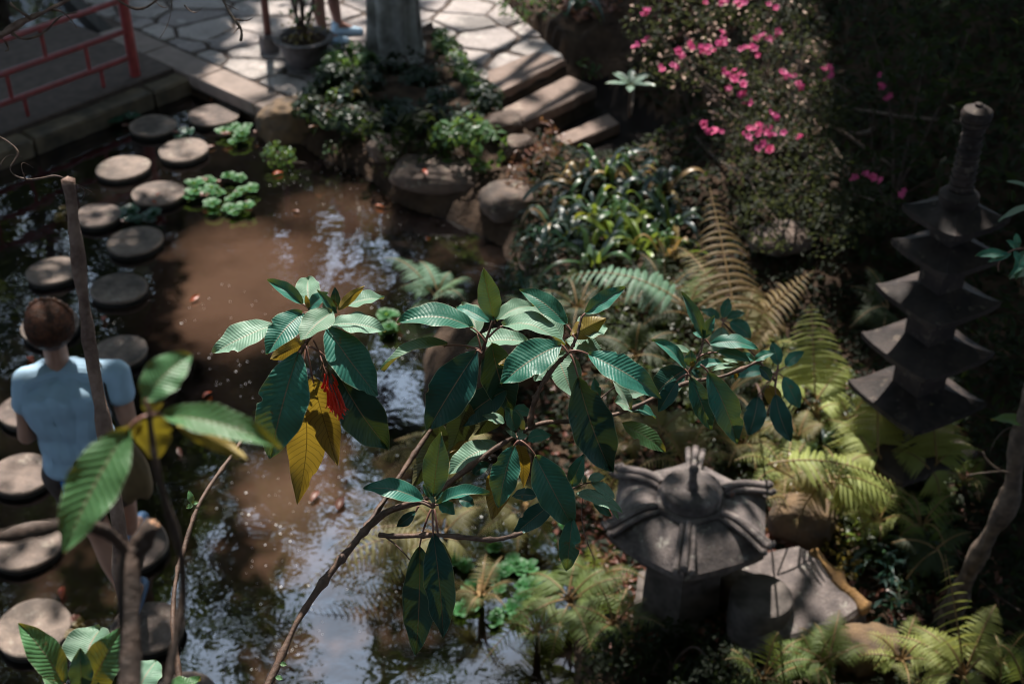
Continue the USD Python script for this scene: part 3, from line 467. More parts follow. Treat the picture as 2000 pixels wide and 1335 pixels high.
B_ = [
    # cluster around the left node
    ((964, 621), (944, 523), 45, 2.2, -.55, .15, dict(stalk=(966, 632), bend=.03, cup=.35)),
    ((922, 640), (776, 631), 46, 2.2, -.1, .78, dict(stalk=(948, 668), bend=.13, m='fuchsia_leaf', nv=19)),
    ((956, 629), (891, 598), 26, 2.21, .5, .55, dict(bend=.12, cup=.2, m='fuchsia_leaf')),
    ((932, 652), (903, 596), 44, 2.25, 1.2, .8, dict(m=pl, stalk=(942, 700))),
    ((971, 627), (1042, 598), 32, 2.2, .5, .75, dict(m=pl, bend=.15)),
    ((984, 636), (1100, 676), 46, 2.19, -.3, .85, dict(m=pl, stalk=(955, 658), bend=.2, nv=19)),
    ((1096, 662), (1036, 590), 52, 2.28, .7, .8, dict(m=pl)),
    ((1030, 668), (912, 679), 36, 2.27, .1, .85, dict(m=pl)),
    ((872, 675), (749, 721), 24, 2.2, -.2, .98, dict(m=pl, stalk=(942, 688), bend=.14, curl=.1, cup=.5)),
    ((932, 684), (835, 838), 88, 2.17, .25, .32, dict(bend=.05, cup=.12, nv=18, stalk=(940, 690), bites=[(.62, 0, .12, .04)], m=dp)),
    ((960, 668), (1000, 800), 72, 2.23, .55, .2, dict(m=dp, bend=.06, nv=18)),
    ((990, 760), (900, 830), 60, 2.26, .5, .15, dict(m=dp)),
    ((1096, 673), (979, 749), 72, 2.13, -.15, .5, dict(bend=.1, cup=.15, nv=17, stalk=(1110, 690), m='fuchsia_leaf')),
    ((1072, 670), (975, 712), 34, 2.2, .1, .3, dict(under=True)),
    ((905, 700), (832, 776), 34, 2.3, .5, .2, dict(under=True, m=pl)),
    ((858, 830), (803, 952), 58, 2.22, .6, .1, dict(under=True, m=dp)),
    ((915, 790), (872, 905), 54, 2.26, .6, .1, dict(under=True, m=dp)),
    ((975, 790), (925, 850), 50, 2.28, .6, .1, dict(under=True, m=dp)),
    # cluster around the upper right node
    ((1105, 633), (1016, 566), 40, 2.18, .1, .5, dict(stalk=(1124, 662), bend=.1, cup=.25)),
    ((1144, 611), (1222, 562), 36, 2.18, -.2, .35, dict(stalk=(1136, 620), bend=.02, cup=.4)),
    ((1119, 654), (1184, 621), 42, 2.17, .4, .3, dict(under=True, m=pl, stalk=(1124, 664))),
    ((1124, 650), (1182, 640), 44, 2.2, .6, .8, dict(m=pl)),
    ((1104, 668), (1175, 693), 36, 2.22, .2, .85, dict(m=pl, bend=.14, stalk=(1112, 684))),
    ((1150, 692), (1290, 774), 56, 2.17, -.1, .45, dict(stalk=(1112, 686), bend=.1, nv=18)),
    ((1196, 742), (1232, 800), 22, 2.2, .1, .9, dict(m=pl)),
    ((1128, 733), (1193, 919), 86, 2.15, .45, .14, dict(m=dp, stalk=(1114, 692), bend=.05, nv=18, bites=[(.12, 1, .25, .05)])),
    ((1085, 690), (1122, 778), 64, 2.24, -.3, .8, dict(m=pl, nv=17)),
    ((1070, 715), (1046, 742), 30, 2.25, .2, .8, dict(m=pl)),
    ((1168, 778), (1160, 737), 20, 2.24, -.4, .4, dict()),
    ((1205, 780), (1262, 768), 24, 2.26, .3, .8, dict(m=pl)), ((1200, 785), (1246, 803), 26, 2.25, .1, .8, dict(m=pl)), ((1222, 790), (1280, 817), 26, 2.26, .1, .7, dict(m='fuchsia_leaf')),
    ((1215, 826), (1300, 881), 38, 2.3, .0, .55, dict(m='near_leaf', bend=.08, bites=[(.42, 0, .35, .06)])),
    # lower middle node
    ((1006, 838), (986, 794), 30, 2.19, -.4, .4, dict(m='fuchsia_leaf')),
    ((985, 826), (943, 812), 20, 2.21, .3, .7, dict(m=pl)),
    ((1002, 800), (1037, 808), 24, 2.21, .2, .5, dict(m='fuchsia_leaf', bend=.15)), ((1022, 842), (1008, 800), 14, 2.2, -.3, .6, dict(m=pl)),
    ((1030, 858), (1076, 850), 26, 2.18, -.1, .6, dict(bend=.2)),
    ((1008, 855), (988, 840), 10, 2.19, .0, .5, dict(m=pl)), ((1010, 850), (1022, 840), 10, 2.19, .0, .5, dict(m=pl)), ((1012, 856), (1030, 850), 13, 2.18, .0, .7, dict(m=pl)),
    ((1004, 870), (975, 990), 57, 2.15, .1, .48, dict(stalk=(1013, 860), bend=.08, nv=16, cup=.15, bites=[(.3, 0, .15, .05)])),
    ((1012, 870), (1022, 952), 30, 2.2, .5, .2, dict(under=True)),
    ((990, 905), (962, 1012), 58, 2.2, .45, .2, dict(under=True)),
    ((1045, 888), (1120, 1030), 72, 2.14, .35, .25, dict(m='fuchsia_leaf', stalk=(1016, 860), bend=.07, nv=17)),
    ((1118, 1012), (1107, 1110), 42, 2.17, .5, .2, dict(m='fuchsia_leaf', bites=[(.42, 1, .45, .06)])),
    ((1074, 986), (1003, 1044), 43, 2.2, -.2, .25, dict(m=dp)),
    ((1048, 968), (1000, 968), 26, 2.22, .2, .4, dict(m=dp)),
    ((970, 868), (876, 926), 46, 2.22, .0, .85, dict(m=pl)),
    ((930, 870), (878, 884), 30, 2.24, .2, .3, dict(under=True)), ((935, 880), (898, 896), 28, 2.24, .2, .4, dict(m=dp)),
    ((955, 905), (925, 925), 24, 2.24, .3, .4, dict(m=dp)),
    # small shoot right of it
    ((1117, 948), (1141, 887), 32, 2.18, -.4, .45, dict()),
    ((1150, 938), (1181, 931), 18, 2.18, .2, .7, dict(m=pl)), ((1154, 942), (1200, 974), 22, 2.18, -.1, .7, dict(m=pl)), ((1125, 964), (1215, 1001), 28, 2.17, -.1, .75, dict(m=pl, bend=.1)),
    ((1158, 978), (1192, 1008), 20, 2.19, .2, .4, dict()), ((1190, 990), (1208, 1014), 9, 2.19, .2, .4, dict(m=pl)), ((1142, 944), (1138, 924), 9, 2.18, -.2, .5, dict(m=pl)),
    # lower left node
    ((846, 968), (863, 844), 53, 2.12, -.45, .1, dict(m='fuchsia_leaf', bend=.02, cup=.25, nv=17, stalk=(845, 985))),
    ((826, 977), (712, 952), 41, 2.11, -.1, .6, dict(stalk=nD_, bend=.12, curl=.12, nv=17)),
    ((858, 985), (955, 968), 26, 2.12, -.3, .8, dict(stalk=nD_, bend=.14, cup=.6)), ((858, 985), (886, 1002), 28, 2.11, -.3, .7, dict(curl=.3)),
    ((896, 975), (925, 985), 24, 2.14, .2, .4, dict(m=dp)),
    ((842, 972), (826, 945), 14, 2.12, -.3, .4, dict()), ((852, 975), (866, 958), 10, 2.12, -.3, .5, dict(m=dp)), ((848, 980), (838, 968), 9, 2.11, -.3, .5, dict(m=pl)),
    ((820, 1064), (812, 1276), 66, 2.13, .62, .02, dict(m=dp, stalk=(842, 994), bend=.04, nv=19)),
    ((846, 1040), (866, 1242), 62, 2.1, .5, .12, dict(stalk=(845, 994), bend=.05, nv=19, twist=.5, m=dp, bites=[(.55, 0, .12, .1)])),
    ((858, 1058), (882, 1205), 48, 2.14, .6, .05, dict(under=True, stalk=(848, 994), m=dp, bites=[(.42, 1, .3, .05)])),
    ((812, 998), (776, 1026), 22, 2.14, .3, .2, dict(m=dp, stalk=(818, 988))),
    # right hand node
    ((1374, 659), (1329, 571), 25, 2.24, -.2, .35, dict(cup=.5)), ((1377, 658), (1396, 617), 22, 2.24, -.4, .25, dict(m='fuchsia_leaf')),
    ((1372, 658), (1352, 650), 11, 2.24, .2, .5, dict()),
    ((1386, 672), (1481, 684), 29, 2.24, .0, .6, dict(m='fuchsia_leaf', bend=.16, stalk=nF)), ((1400, 688), (1465, 706), 20, 2.24, -.1, .65, dict(bend=.12, stalk=(1364, 698))),
    ((1336, 719), (1273, 665), 24, 2.24, .1, .6, dict(cup=.45, stalk=nE)), ((1347, 714), (1350, 683), 24, 2.24, -.3, .4, dict()), ((1350, 716), (1354, 705), 11, 2.23, -.2, .4, dict(m=pl, under=True)),
    ((1359, 716), (1412, 708), 17, 2.23, -.1, .6, dict()), ((1338, 722), (1275, 776), 56, 2.27, .2, .3, dict(m=dp, nv=16)), ((1322, 744), (1287, 802), 32, 2.24, .3, .25, dict(m=dp, stalk=nE)),
    ((1349, 736), (1387, 837), 42, 2.22, .35, .2, dict(m='fuchsia_leaf', stalk=nE)), ((1383, 727), (1438, 863), 56, 2.21, .3, .22, dict(m='fuchsia_leaf', stalk=(1368, 712), nv=16)),
    ((1474, 704), (1515, 689), 18, 2.27, -.1, .55, dict()), ((1483, 716), (1506, 742), 22, 2.27, .3, .3, dict(m=dp, curl=.2)), ((1447, 690), (1475, 706), 14, 2.28, .1, .5, dict()),
    ((1412, 700), (1442, 708), 13, 2.28, .1, .5, dict(m=pl)), ((1440, 722), (1436, 742), 10, 2.27, .3, .3, dict(under=True)), ((1348, 690), (1302, 680), 12, 2.27, .1, .9, dict(m=pl)),
    ((1350, 722), (1370, 736), 15, 2.25, .2, .3, dict(m=dp)), ((1435, 715), (1390, 725), 12, 2.28, .0, .9, dict(m=pl)),
]
for (b, t, w, d, dd_, a, kw) in B_: leaf(fb, b, t, w, d, dd_, a, **kw)

# ---- shrub A: the thin stem on the left with the red flowers
fa = thing('flowering_shrub', 'thin leaning stem with a leaf cluster and hanging red tubular flowers, left of centre', 'shrub')
stem_w(fa, [bank(-.62, 1.35), (352, 1400, 1.78), (350, 1330, 1.8), (340, 1240, 1.83), (338, 1180, 1.86), (350, 1100, 1.9), (358, 1075, 1.92), (378, 1010, 1.95), (412, 945, 2.0), (458, 882, 2.05), (500, 818, 2.09), (552, 742, 2.12), (594, 676, 2.12), (606, 632, 2.11), (604, 600, 2.11)], .0056, .0022, n=120, nodes=14, m='twig')
stem_w(fa, [(597, 672, 2.12), (622, 640, 2.1), (648, 616, 2.09), (656, 606, 2.09)], .003, .0018, n=16)
nA0 = (597, 668)
A_ = [
    ((536, 634), (417, 690), 50, 2.12, -.2, .82, dict(m=pl, stalk=(604, 628), nv=20, bend=.08, bites=[(.72, 1, .22, .05)])),
    ((590, 613), (522, 692), 58, 2.09, -.35, .62, dict(stalk=(606, 612), bend=.12, m='fuchsia_leaf')),
    ((648, 609), (588, 668), 54, 2.06, -.6, .72, dict(m=pl, bend=.08, nv=14)),
    ((598, 668), (528, 701), 40, 2.15, .1, .35, dict(under=True)),
    ((590, 593), (524, 550), 27, 2.12, .1, .35, dict(cup=.6, stalk=(604, 604))),
    ((604, 600), (602, 546), 48, 2.14, 1.2, .85, dict(m=pl, q=.6)),
    ((603, 602), (641, 572), 26, 2.11, -.2, .5, dict()), ((602, 602), (597, 576), 10, 2.1, -.2, .3, dict(under=True)),
    ((656, 611), (619, 567), 17, 2.08, -.2, .4, dict(m='fuchsia_leaf', cup=.5)), ((652, 603), (654, 561), 20, 2.09, -.5, .2, dict(m=dp)),
    ((658, 605), (648, 585), 10, 2.08, -.3, .3, dict(under=True)), ((640, 606), (634, 586), 16, 2.1, .2, .6, dict(m=pl)),
    ((661, 605), (712, 559), 20, 2.08, .0, .3, dict(under=True, m=pl)),
    ((672, 599), (749, 583), 31, 2.12, .3, .85, dict(m=pl, nv=16)),
    ((647, 634), (752, 647), 39, 2.1, .0, .85, dict(m=pl, stalk=(610, 634), nv=17, bend=.1)),
    ((641, 641), (738, 772), 78, 2.1, .0, .5, dict(m='fuchsia_leaf', stalk=(612, 640), nv=20, cup=.12, bites=[(.83, 0, .15, .03)])),
    ((654, 717), (753, 868), 86, 2.11, .5, .02, dict(m=dp, stalk=(604, 676), nv=18, bites=[(.1, 1, .3, .05)])),
    ((583, 687), (529, 892), 98, 2.07, .12, .34, dict(m='fuchsia_leaf', stalk=(596, 672), nv=17, amp=3.0, cup=.1, bites=[(.48, 0, .2, .035)])),
    ((592, 788), (581, 979), 76, 2.13, .6, .05, dict(under=True, m='fuchsia_leaf', stalk=(598, 680), nv=16, bites=[(.8, 0, .2, .05)])),
    ((611, 741), (659, 909), 64, 2.09, .55, .05, dict(under=True, m='fuchsia_leaf', stalk=(597, 676), nv=16, bites=[(.62, 1, .25, .05)])),
]
for (b, t, w, d, dd_, a, kw) in A_: leaf(fa, b, t, w, d, dd_, a, **kw)
# red tubular flowers hanging in a bunch
stem_w(fa, [(612, 664, 2.1), (624, 690, 2.1), (632, 715, 2.09), (643, 740, 2.09)], .0014, .001, n=14, name='flower_stalk', m='petiole', knots=.1)
def flower(parent, p0, p1, r=.0027, open_=True, m='flower_red'):
    p0, p1 = P(*p0), P(*p1); mb = MB(); c = spline([p0, (p0 + p1) / 2 + RT * .0015, p1], 10); mb.tube(c, np.r_[np.linspace(r * .35, r * .6, 4), np.linspace(r * .7, r, 6)], 8)
    o = obj('flower', mb, m, parent, smooth=True)
    if open_:
        ax = unit(p1 - p0); s = unit(np.cross(ax, FW)); q_ = np.cross(ax, s); pm = MB()
        for k in range(5):
            an = k * 2 * math.pi / 5 + p0[0] * 99; dr = s * math.cos(an) + q_ * math.sin(an); sd = np.cross(ax, dr)
            pm.add([p1 + dr * r * .6 - sd * r * .7, p1 + dr * r * .6 + sd * r * .7, p1 + ax * .006 + dr * .006 + sd * .001, p1 + ax * .0055 + dr * .006 - sd * .001], [[0, 1, 2, 3]])
        obj('petal', pm, m, o, smooth=True)
for a, b in (((640, 752), (656, 806)), ((645, 750), (664, 812)), ((638, 756), (648, 798)), ((650, 750), (669, 804)), ((636, 748), (641, 790)), ((652, 745), (672, 796)), ((642, 758), (660, 800))):
    flower(fa, (*a, 2.085 + .004 * math.sin(a[0])), (*b, 2.09), .0027)
for a, b in (((629, 712), (630, 735)), ((636, 716), (642, 735)), ((644, 722), (652, 738)), ((634, 730), (629, 758)), ((640, 734), (634, 764)), ((628, 704), (627, 722)), ((648, 730), (658, 752))):
    flower(fa, (*a, 2.085), (*b, 2.09), .0027, False, 'flower_red' if a[1] > 728 else 'bud')
# young leaves on the thin stem, and on the right stem
for b, t, w, d in (((376, 983), (369, 957), 13, 1.96), ((378, 986), (364, 991), 9, 1.96), ((378, 984), (388, 980), 8, 1.96)): leaf(fa, b, t, w, d, 0, .5, 'near_leaf', rows=20, cols=7)
for b, t, w, d in (((551, 1260), (565, 1261), 9, 2.05), ((546, 1295), (560, 1298), 9, 2.03), ((538, 1322), (552, 1326), 10, 2.02), ((553, 1262), (560, 1270), 6, 2.05)): leaf(fb, b, t, w, d, 0, .5, 'near_leaf', rows=16, cols=7)

# ---- blurred leafy shoot close to the camera
fc = thing('leafy_shoot', 'blurred dark shoot with three broad green leaves in front of the woman', 'shrub')
stem_w(fc, [bank(-.35, .8), (318, 1400, 0.960), (332, 1310, 0.976), (352, 1200, 0.984), (358, 1130, 0.984), (348, 1060, 0.976), (325, 985, 0.968), (306, 910, 0.960), (296, 850, 0.960), (290, 800, 0.960)], .0042, .0026, n=60, m='bark_dark')
for (b, t, w, d, dd_, a, kw) in [
    ((286, 780), (372, 694), 72, 0.944, .3, .45, dict(stalk=(292, 806), q=.6)), ((252, 836), (128, 1078), 104, 0.960, -.25, .32, dict(stalk=(290, 812), bend=.06)),
    ((322, 812), (548, 874), 62, 0.944, -.1, .55, dict(stalk=(292, 810), bend=.13)), ((300, 815), (298, 898), 76, 0.976, .5, .05, dict(under=True, q=.55)),
    ((345, 832), (482, 896), 36, 0.968, .1, .1, dict(under=True)), ((290, 806), (278, 768), 22, 0.960, -.3, .4, dict()), ((296, 804), (318, 786), 12, 0.960, .0, .4, dict(under=True)), ((272, 826), (250, 856), 30, 0.976, .4, .1, dict(under=True))]:
    leaf(fc, b, t, w, d, dd_, a, kw.pop('m', 'near_leaf'), **kw)

# ---- forked trunk and bare pole
ft = thing('forked_trunk', 'blurred dark brown trunk with two short cut forks at the lower left', 'tree trunk')
stem_w(ft, [bank(-.34, .72), (252, 1420, 0.992), (253, 1330, 1.008), (254, 1230, 1.024), (252, 1150, 1.032), (256, 1085, 1.040)], .0095, .0086, n=40, name='trunk', m='bark_dark', sides=14, knots=.5)
stem_w(ft, [(254, 1092, 1.040), (236, 1064, 1.032), (212, 1042, 1.016), (185, 1030, 1.000), (120, 1026, 0.960), (60, 1038, 0.920), (-30, 1050, 0.880)], .0053, .0045, n=40, name='branch', m='bark_dark', sides=11, knots=.4)
stem_w(ft, [(256, 1092, 1.040), (272, 1066, 1.040), (288, 1040, 1.040), (300, 1022, 1.040)], .0062, .0056, n=16, name='branch', m='bark_dark', sides=11, knots=.5)
obj('cut_end', MB().tube([P(298, 1025, 1.040), P(301, 1020, 1.040)], [.0057, .0053], 12), simple('cut_wood', (.34, .18, .10), .8, .3, 60) and 'cut_wood', ft)
bp = thing('bare_pole', 'slanting lichen-grey bare pole standing in front of the woman', 'pole')
stem_w(bp, [np.array([-.62, 1.75, zg(-.62, 1.75) - .05]), (268, 1400, 1.75), (246, 1180, 1.72), (236, 1060, 1.7), (214, 900, 1.68), (190, 760, 1.66), (165, 600, 1.64), (146, 450, 1.62), (136, 370, 1.61), (133, 350, 1.61)], .0165, .0072, n=90, name='trunk', m='lichen_bark', sides=14, knots=.4)

# ---- leaf rosette at the lower left corner
fg = thing('leaf_rosette', 'rosette of upright quilted green leaves at the lower left corner', 'shrub')
stem_w(fg, [bank(-.75, 1.35), (150, 1440, 1.62), (160, 1380, 1.62), (165, 1330, 1.62)], .006, .004, n=20)
for (b, t, w, d, dd_, a, kw) in [
    ((122, 1332), (38, 1217), 62, 1.6, -.1, .5, dict(stalk=(165, 1372))), ((168, 1300), (196, 1228), 92, 1.66, .7, .85, dict(m=pl, q=.55, stalk=(165, 1372))),
    ((172, 1345), (240, 1222), 74, 1.58, -.2, .25, dict(stalk=(165, 1372))), ((160, 1345), (156, 1264), 46, 1.57, -.3, .3, dict(m='fuchsia_leaf', stalk=(165, 1372))),
    ((268, 1352), (305, 1290), 60, 1.64, .6, .8, dict(m=pl, q=.6, stalk=(180, 1380))), ((120, 1350), (84, 1322), 26, 1.6, -.2, .5, dict(m='near_leaf')), ((200, 1350), (222, 1316), 26, 1.57, .0, .5, dict()),
    ((320, 1362), (392, 1326), 44, 1.6, .2, .75, dict(m='near_leaf'))]:
    leaf(fg, b, t, w, d, dd_, a, kw.pop('m', 'near_leaf' if w > 50 else 'fuchsia_leaf'), **kw)
# ------------------------------------------------------------------ stone lantern
simple('lantern_stone', (.205, .17, .16), .88, .4, 14, .8, 110, col2=(.085, .072, .072), dist=.008, lichen=(.30, .28, .25), lsc=17.0)
simple('shaded_stone', (.12, .10, .09), .9, .45, 16, .8, 90, col2=(.05, .042, .038), dist=.008)  # darker stone copy: shade below the roof and on the drum, as colour
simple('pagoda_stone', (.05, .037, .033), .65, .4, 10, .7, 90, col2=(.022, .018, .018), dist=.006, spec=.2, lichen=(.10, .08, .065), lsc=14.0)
ln = thing('stone_lantern', 'grey hexagonal stone lantern with curled roof ridges and a knob on top', 'lantern')
LZ = .80; lc = G(1346, 1005, LZ); lg = zg(lc[0], lc[1])
def at(h): return np.array([lc[0], lc[1], h])
NS = 6; A0 = math.radians(-100)
Rr = .385; RH = .105
def roof_r(t, an):                                            # hexagon outline with slightly hollow sides
    k = ((an - A0) / (2 * np.pi / NS)) % 1.0; x = np.abs(k - .5) * 2
    hexr = np.cos(np.pi / NS) / np.cos((k - .5) * 2 * np.pi / NS)
    return hexr
an = A0 + np.linspace(0, 2 * np.pi, 72, endpoint=False); hx = roof_r(1, an); kk = np.abs((((an - A0) / (2 * np.pi / NS)) % 1.0) - .5) * 2
ringsv = []
for t in np.linspace(.30, 1, 15):
    zc = RH * (1 - t) ** .9 + .055 * np.sin(np.pi * np.clip((t - .3) / .7, 0, 1)) * .9 - .015
    lift = .022 * np.clip((t - .6) / .4, 0, 1) ** 2 * kk ** 4
    r = Rr * t * (hx * min(1, t * 1.2) + (1 - min(1, t * 1.2)) * .93)
    ringsv.append(np.c_[lc[0] + r * np.cos(an), lc[1] + r * np.sin(an), LZ + zc + lift])
for dr, dz in ((.995, -.035), (.93, -.06), (.55, -.07)):
    r = Rr * hx * dr; ringsv.append(np.c_[lc[0] + r * np.cos(an), lc[1] + r * np.sin(an), LZ - .015 + dz + .02 * kk ** 4 * (dr > .9)])
nr, k = len(ringsv), 72; ii, jj = np.meshgrid(np.arange(nr - 1), np.arange(k), indexing='ij')
obj('roof', (np.vstack(ringsv), np.stack([ii * k + jj, (ii + 1) * k + jj, (ii + 1) * k + (jj + 1) % k, ii * k + (jj + 1) % k], -1).reshape(-1, 4)), 'lantern_stone', ln, smooth=28)
for i in range(NS):
    a = A0 + i * 2 * np.pi / NS; dr = np.array([math.cos(a), math.sin(a), 0]); sd = np.array([-math.sin(a), math.cos(a), 0]); mb = MB()
    tt = np.linspace(.42, 1.05, 26); zz = LZ + RH * (1 - np.minimum(tt, 1)) ** .9 + .055 * np.sin(np.pi * np.clip((tt - .3) / .7, 0, 1)) * .9 + .038 * np.clip((tt - .6) / .4, 0, 1.2) ** 2 - .004
    c = at(0) * [1, 1, 0] + dr * (Rr * tt)[:, None] + np.c_[0 * tt, 0 * tt, zz]
    wd = .030 + .010 * np.clip((tt - .5) / .5, 0, 1)
    for off, ht, wk in ((-1, .016, .36), (0, .030, .40), (1, .016, .36)):
        cc = c + sd * (off * wd * .82)[:, None] + np.array([0, 0, ht - .012]); mb.tube(cc, wd * wk, 9)
    obj('roof_rib', mb, 'lantern_stone', ln, smooth=50)
ch = [(A0 + np.pi / 6 + 0 * i) for i in range(1)]
cv, cf = lathe([(.0, .10), (.160, .10), (.170, .092), (.170, .03)], 6, (lc[0], lc[1], LZ)); cv[:, :2] = lc[:2] + (cv[:, :2] - lc[:2]) @ np.array([[math.cos(A0), math.sin(A0)], [-math.sin(A0), math.cos(A0)]])
obj('collar', (cv, cf), 'lantern_stone', ln, smooth=False)
obj('cap', lathe([(.001, .165), (.118, .165), (.128, .161), (.133, .152), (.133, .108), (.120, .098), (.10, .09)], 48, (lc[0], lc[1], LZ)), 'lantern_stone', ln, smooth=24)
obj('finial', lathe([(.048, .155), (.028, .172), (.019, .20), (.017, .245), (.022, .255), (.021, .27), (.014, .278), (.001, .28)], 24, (lc[0], lc[1], LZ)), 'lantern_stone', ln, smooth=40)
for r0, r1, z0, z1, nm in ((.30, .30, LZ - .135, LZ - .088, 'cornice'), (.265, .265, LZ - .175, LZ - .137, 'cornice'), (.235, .22, LZ - .215, LZ - .177, 'cornice'), (.20, .185, LZ - .50, LZ - .217, 'lamp_house'), (.24, .24, lg - .2, LZ - .502, 'base')):
    v, f = lathe([(0.001, z0), (r0, z0), (r0, z0 + .3 * (z1 - z0)), (r1, z1), (.001, z1)], 6, (lc[0], lc[1], 0)); v[:, :2] = lc[:2] + (v[:, :2] - lc[:2]) @ np.array([[math.cos(A0), math.sin(A0)], [-math.sin(A0), math.cos(A0)]])
    obj(nm, (v, f), 'shaded_stone', ln, smooth=False)
# ------------------------------------------------------------------ stone pagoda
pg = thing('stone_pagoda', 'tall dark stone pagoda with square roofs and a ringed spire, on the right', 'pagoda')
PX, PY = 1.935, 5.08; pgz = zg(PX, PY)
def sq(half, z, rot=math.radians(-106)):
    a = rot + np.arange(4) * np.pi / 2; return np.c_[PX + half * np.cos(a), PY + half * np.sin(a), np.full(4, z)]
TI = [(.228, 1.925), (.245, 1.745), (.277, 1.50), (.302, 1.225), (.322, .94), (.34, .65)]
for i, (h, zt) in enumerate(TI):
    mb = MB(); n = 9; prev = None; rows = []
    for t in np.linspace(.30, 1, 8):                          # a hipped roof with hollow slopes and lifted corners
        c4 = sq(h * t, 0); ring = []
        for e_ in range(4):
            a, b = c4[e_], c4[(e_ + 1) % 4]
            for s_ in np.linspace(0, 1, n, endpoint=False):
                m_ = abs(s_ - .5) * 2; p_ = a + (b - a) * s_; ring.append([p_[0], p_[1], zt + .10 * (1 - t) ** 1.3 + .018 * t ** 3 * m_ ** 4])
        rows.append(np.array(ring))
    low = rows[-1].copy(); low[:, 2] -= .028; rows.append(low); inn = low.copy(); inn[:, :2] = [PX, PY] + (inn[:, :2] - [PX, PY]) * .5; inn[:, 2] = zt - .03; rows.append(inn)
    k = 4 * n; nr = len(rows); ii, jj = np.meshgrid(np.arange(nr - 1), np.arange(k), indexing='ij')
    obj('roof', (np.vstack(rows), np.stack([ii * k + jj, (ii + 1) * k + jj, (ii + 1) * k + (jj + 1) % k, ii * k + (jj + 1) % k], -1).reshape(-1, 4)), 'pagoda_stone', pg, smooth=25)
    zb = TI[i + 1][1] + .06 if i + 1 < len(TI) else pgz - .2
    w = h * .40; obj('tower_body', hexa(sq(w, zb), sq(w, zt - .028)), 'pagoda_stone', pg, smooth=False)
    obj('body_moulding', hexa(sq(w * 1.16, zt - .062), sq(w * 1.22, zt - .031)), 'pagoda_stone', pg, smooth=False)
zs = TI[0][1] + .07
obj('spire_base', lathe([(.075, -.03), (.085, .0), (.085, .03), (.062, .05), (.05, .052)], 28, (PX, PY, zs)), 'pagoda_stone', pg, smooth=30)
obj('spire', lathe([(.047, .04), (.040, .36), (.03, .365)], 24, (PX, PY, zs)), 'pagoda_stone', pg, smooth=30)
for i in range(9):
    zz = zs + .07 + i * .033; r = .052 - i * .0008
    obj('spire_ring', lathe([(.04, zz - .011), (r, zz - .009), (r + .003, zz), (r, zz + .009), (.04, zz + .011)], 24, (PX, PY, 0)), 'pagoda_stone', pg, smooth=40)
obj('spire_cap', lathe([(.04, .355), (.060, .36), (.062, .372), (.056, .378), (.064, .388), (.066, .405), (.058, .425), (.035, .438), (.016, .44), (.016, .452), (.001, .454)], 28, (PX, PY, zs)), 'pagoda_stone', pg, smooth=35)

# ------------------------------------------------------------------ rocks
def rk(name, lab, u, v, size, seed, m, lift=0.0, rz=0.0, sub=4, rough=.32, flat=.8, cat='boulder'):
    c = onground(u, v); c[2] = max(c[2], 0) + lift
    return obj(name, rock(c, size, seed, sub, rough, rz, flat), m, None, smooth=True, label=lab, cat=cat)
rk('boulder', 'large flat brown boulder overhanging the far right shore of the pond', 858, 372, (.33, .20, .11), 3, 'boulder', .02, -.1)
rk('boulder', 'rounded brown boulder on the shore right of the large flat boulder', 988, 398, (.19, .20, .12), 5, 'boulder', .02, .2, rough=.25)
rk('boulder', 'ochre rounded shore rock below the flower pot with shadow streaks', 582, 272, (.30, .20, .22), 8, 'boulder_moss', .0, .3)
rk('shore_stone', 'flat pinkish shore stone between the ochre rock and the large boulder', 688, 312, (.28, .12, .10), 12, 'boulder', .02, -.15)
rk('shore_stone', 'small shaded stone at the foot of the ivy above the pond', 770, 300, (.2, .13, .1), 13, 'boulder', .04, .2)
rk('shore_stone', 'stacked flat stones at the left side of the lower step', 985, 262, (.16, .12, .09), 14, 'boulder', .08, .2)
rk('shore_stone', 'pinkish stone under the leafy bush near the steps', 1010, 300, (.13, .10, .10), 15, 'boulder', .04, .5)
rk('boulder', 'brown mossy rock behind the right corner of the lantern roof', 1562, 1052, (.16, .10, .14), 21, 'boulder_moss', .12, -.3, rough=.3)
rk('shore_stone', 'orange lichened rock beside the right edge of the lantern roof', 1525, 1015, (.05, .06, .08), 22, 'rock_orange', .12, .4, rough=.3)
rk('shore_stone', 'pale angular stone among dry leaves at the foot of the lantern', 1425, 1172, (.085, .075, .10), 24, 'rock_grey', .08, .5, sub=2, rough=.3)
rk('shore_stone', 'small earth-coloured rock among the ferns at the lower right', 1690, 1282, (.16, .11, .10), 25, 'boulder_moss', .05, .2, rough=.35)
rk('shore_stone', 'brown stone lying in shade beyond the tall brown fern', 1518, 492, (.2, .14, .08), 27, 'boulder', .1, .2)
rk('shore_stone', 'reddish brown rock by the water beneath the middle leaf clusters', 985, 720, (.25, .2, .14), 28, 'boulder_moss', .0, .2)
sb = thing('broken_stone', 'slanting grey stone slab with an orange edge and a round drum on it', 'stone slab')
sz = .42
sp = [G(*p, sz + dz) for p, dz in (((1425, 1095), 0), ((1560, 1066), .10), ((1600, 1085), .12), ((1695, 1188), .06), ((1640, 1222), .02), ((1500, 1258), -.03), ((1425, 1215), -.03))]
sp = np.array(sp); c = sp.mean(0); lo = c + (sp - c) * 1.04; lo[:, 2] = .05; inn = c + (sp - c) * .93; inn[:, 2] = sp[:, 2] + .018
kq = len(sp); j = np.arange(kq); v = np.vstack([lo, sp, inn, [inn.mean(0) + [0, 0, .01]]])
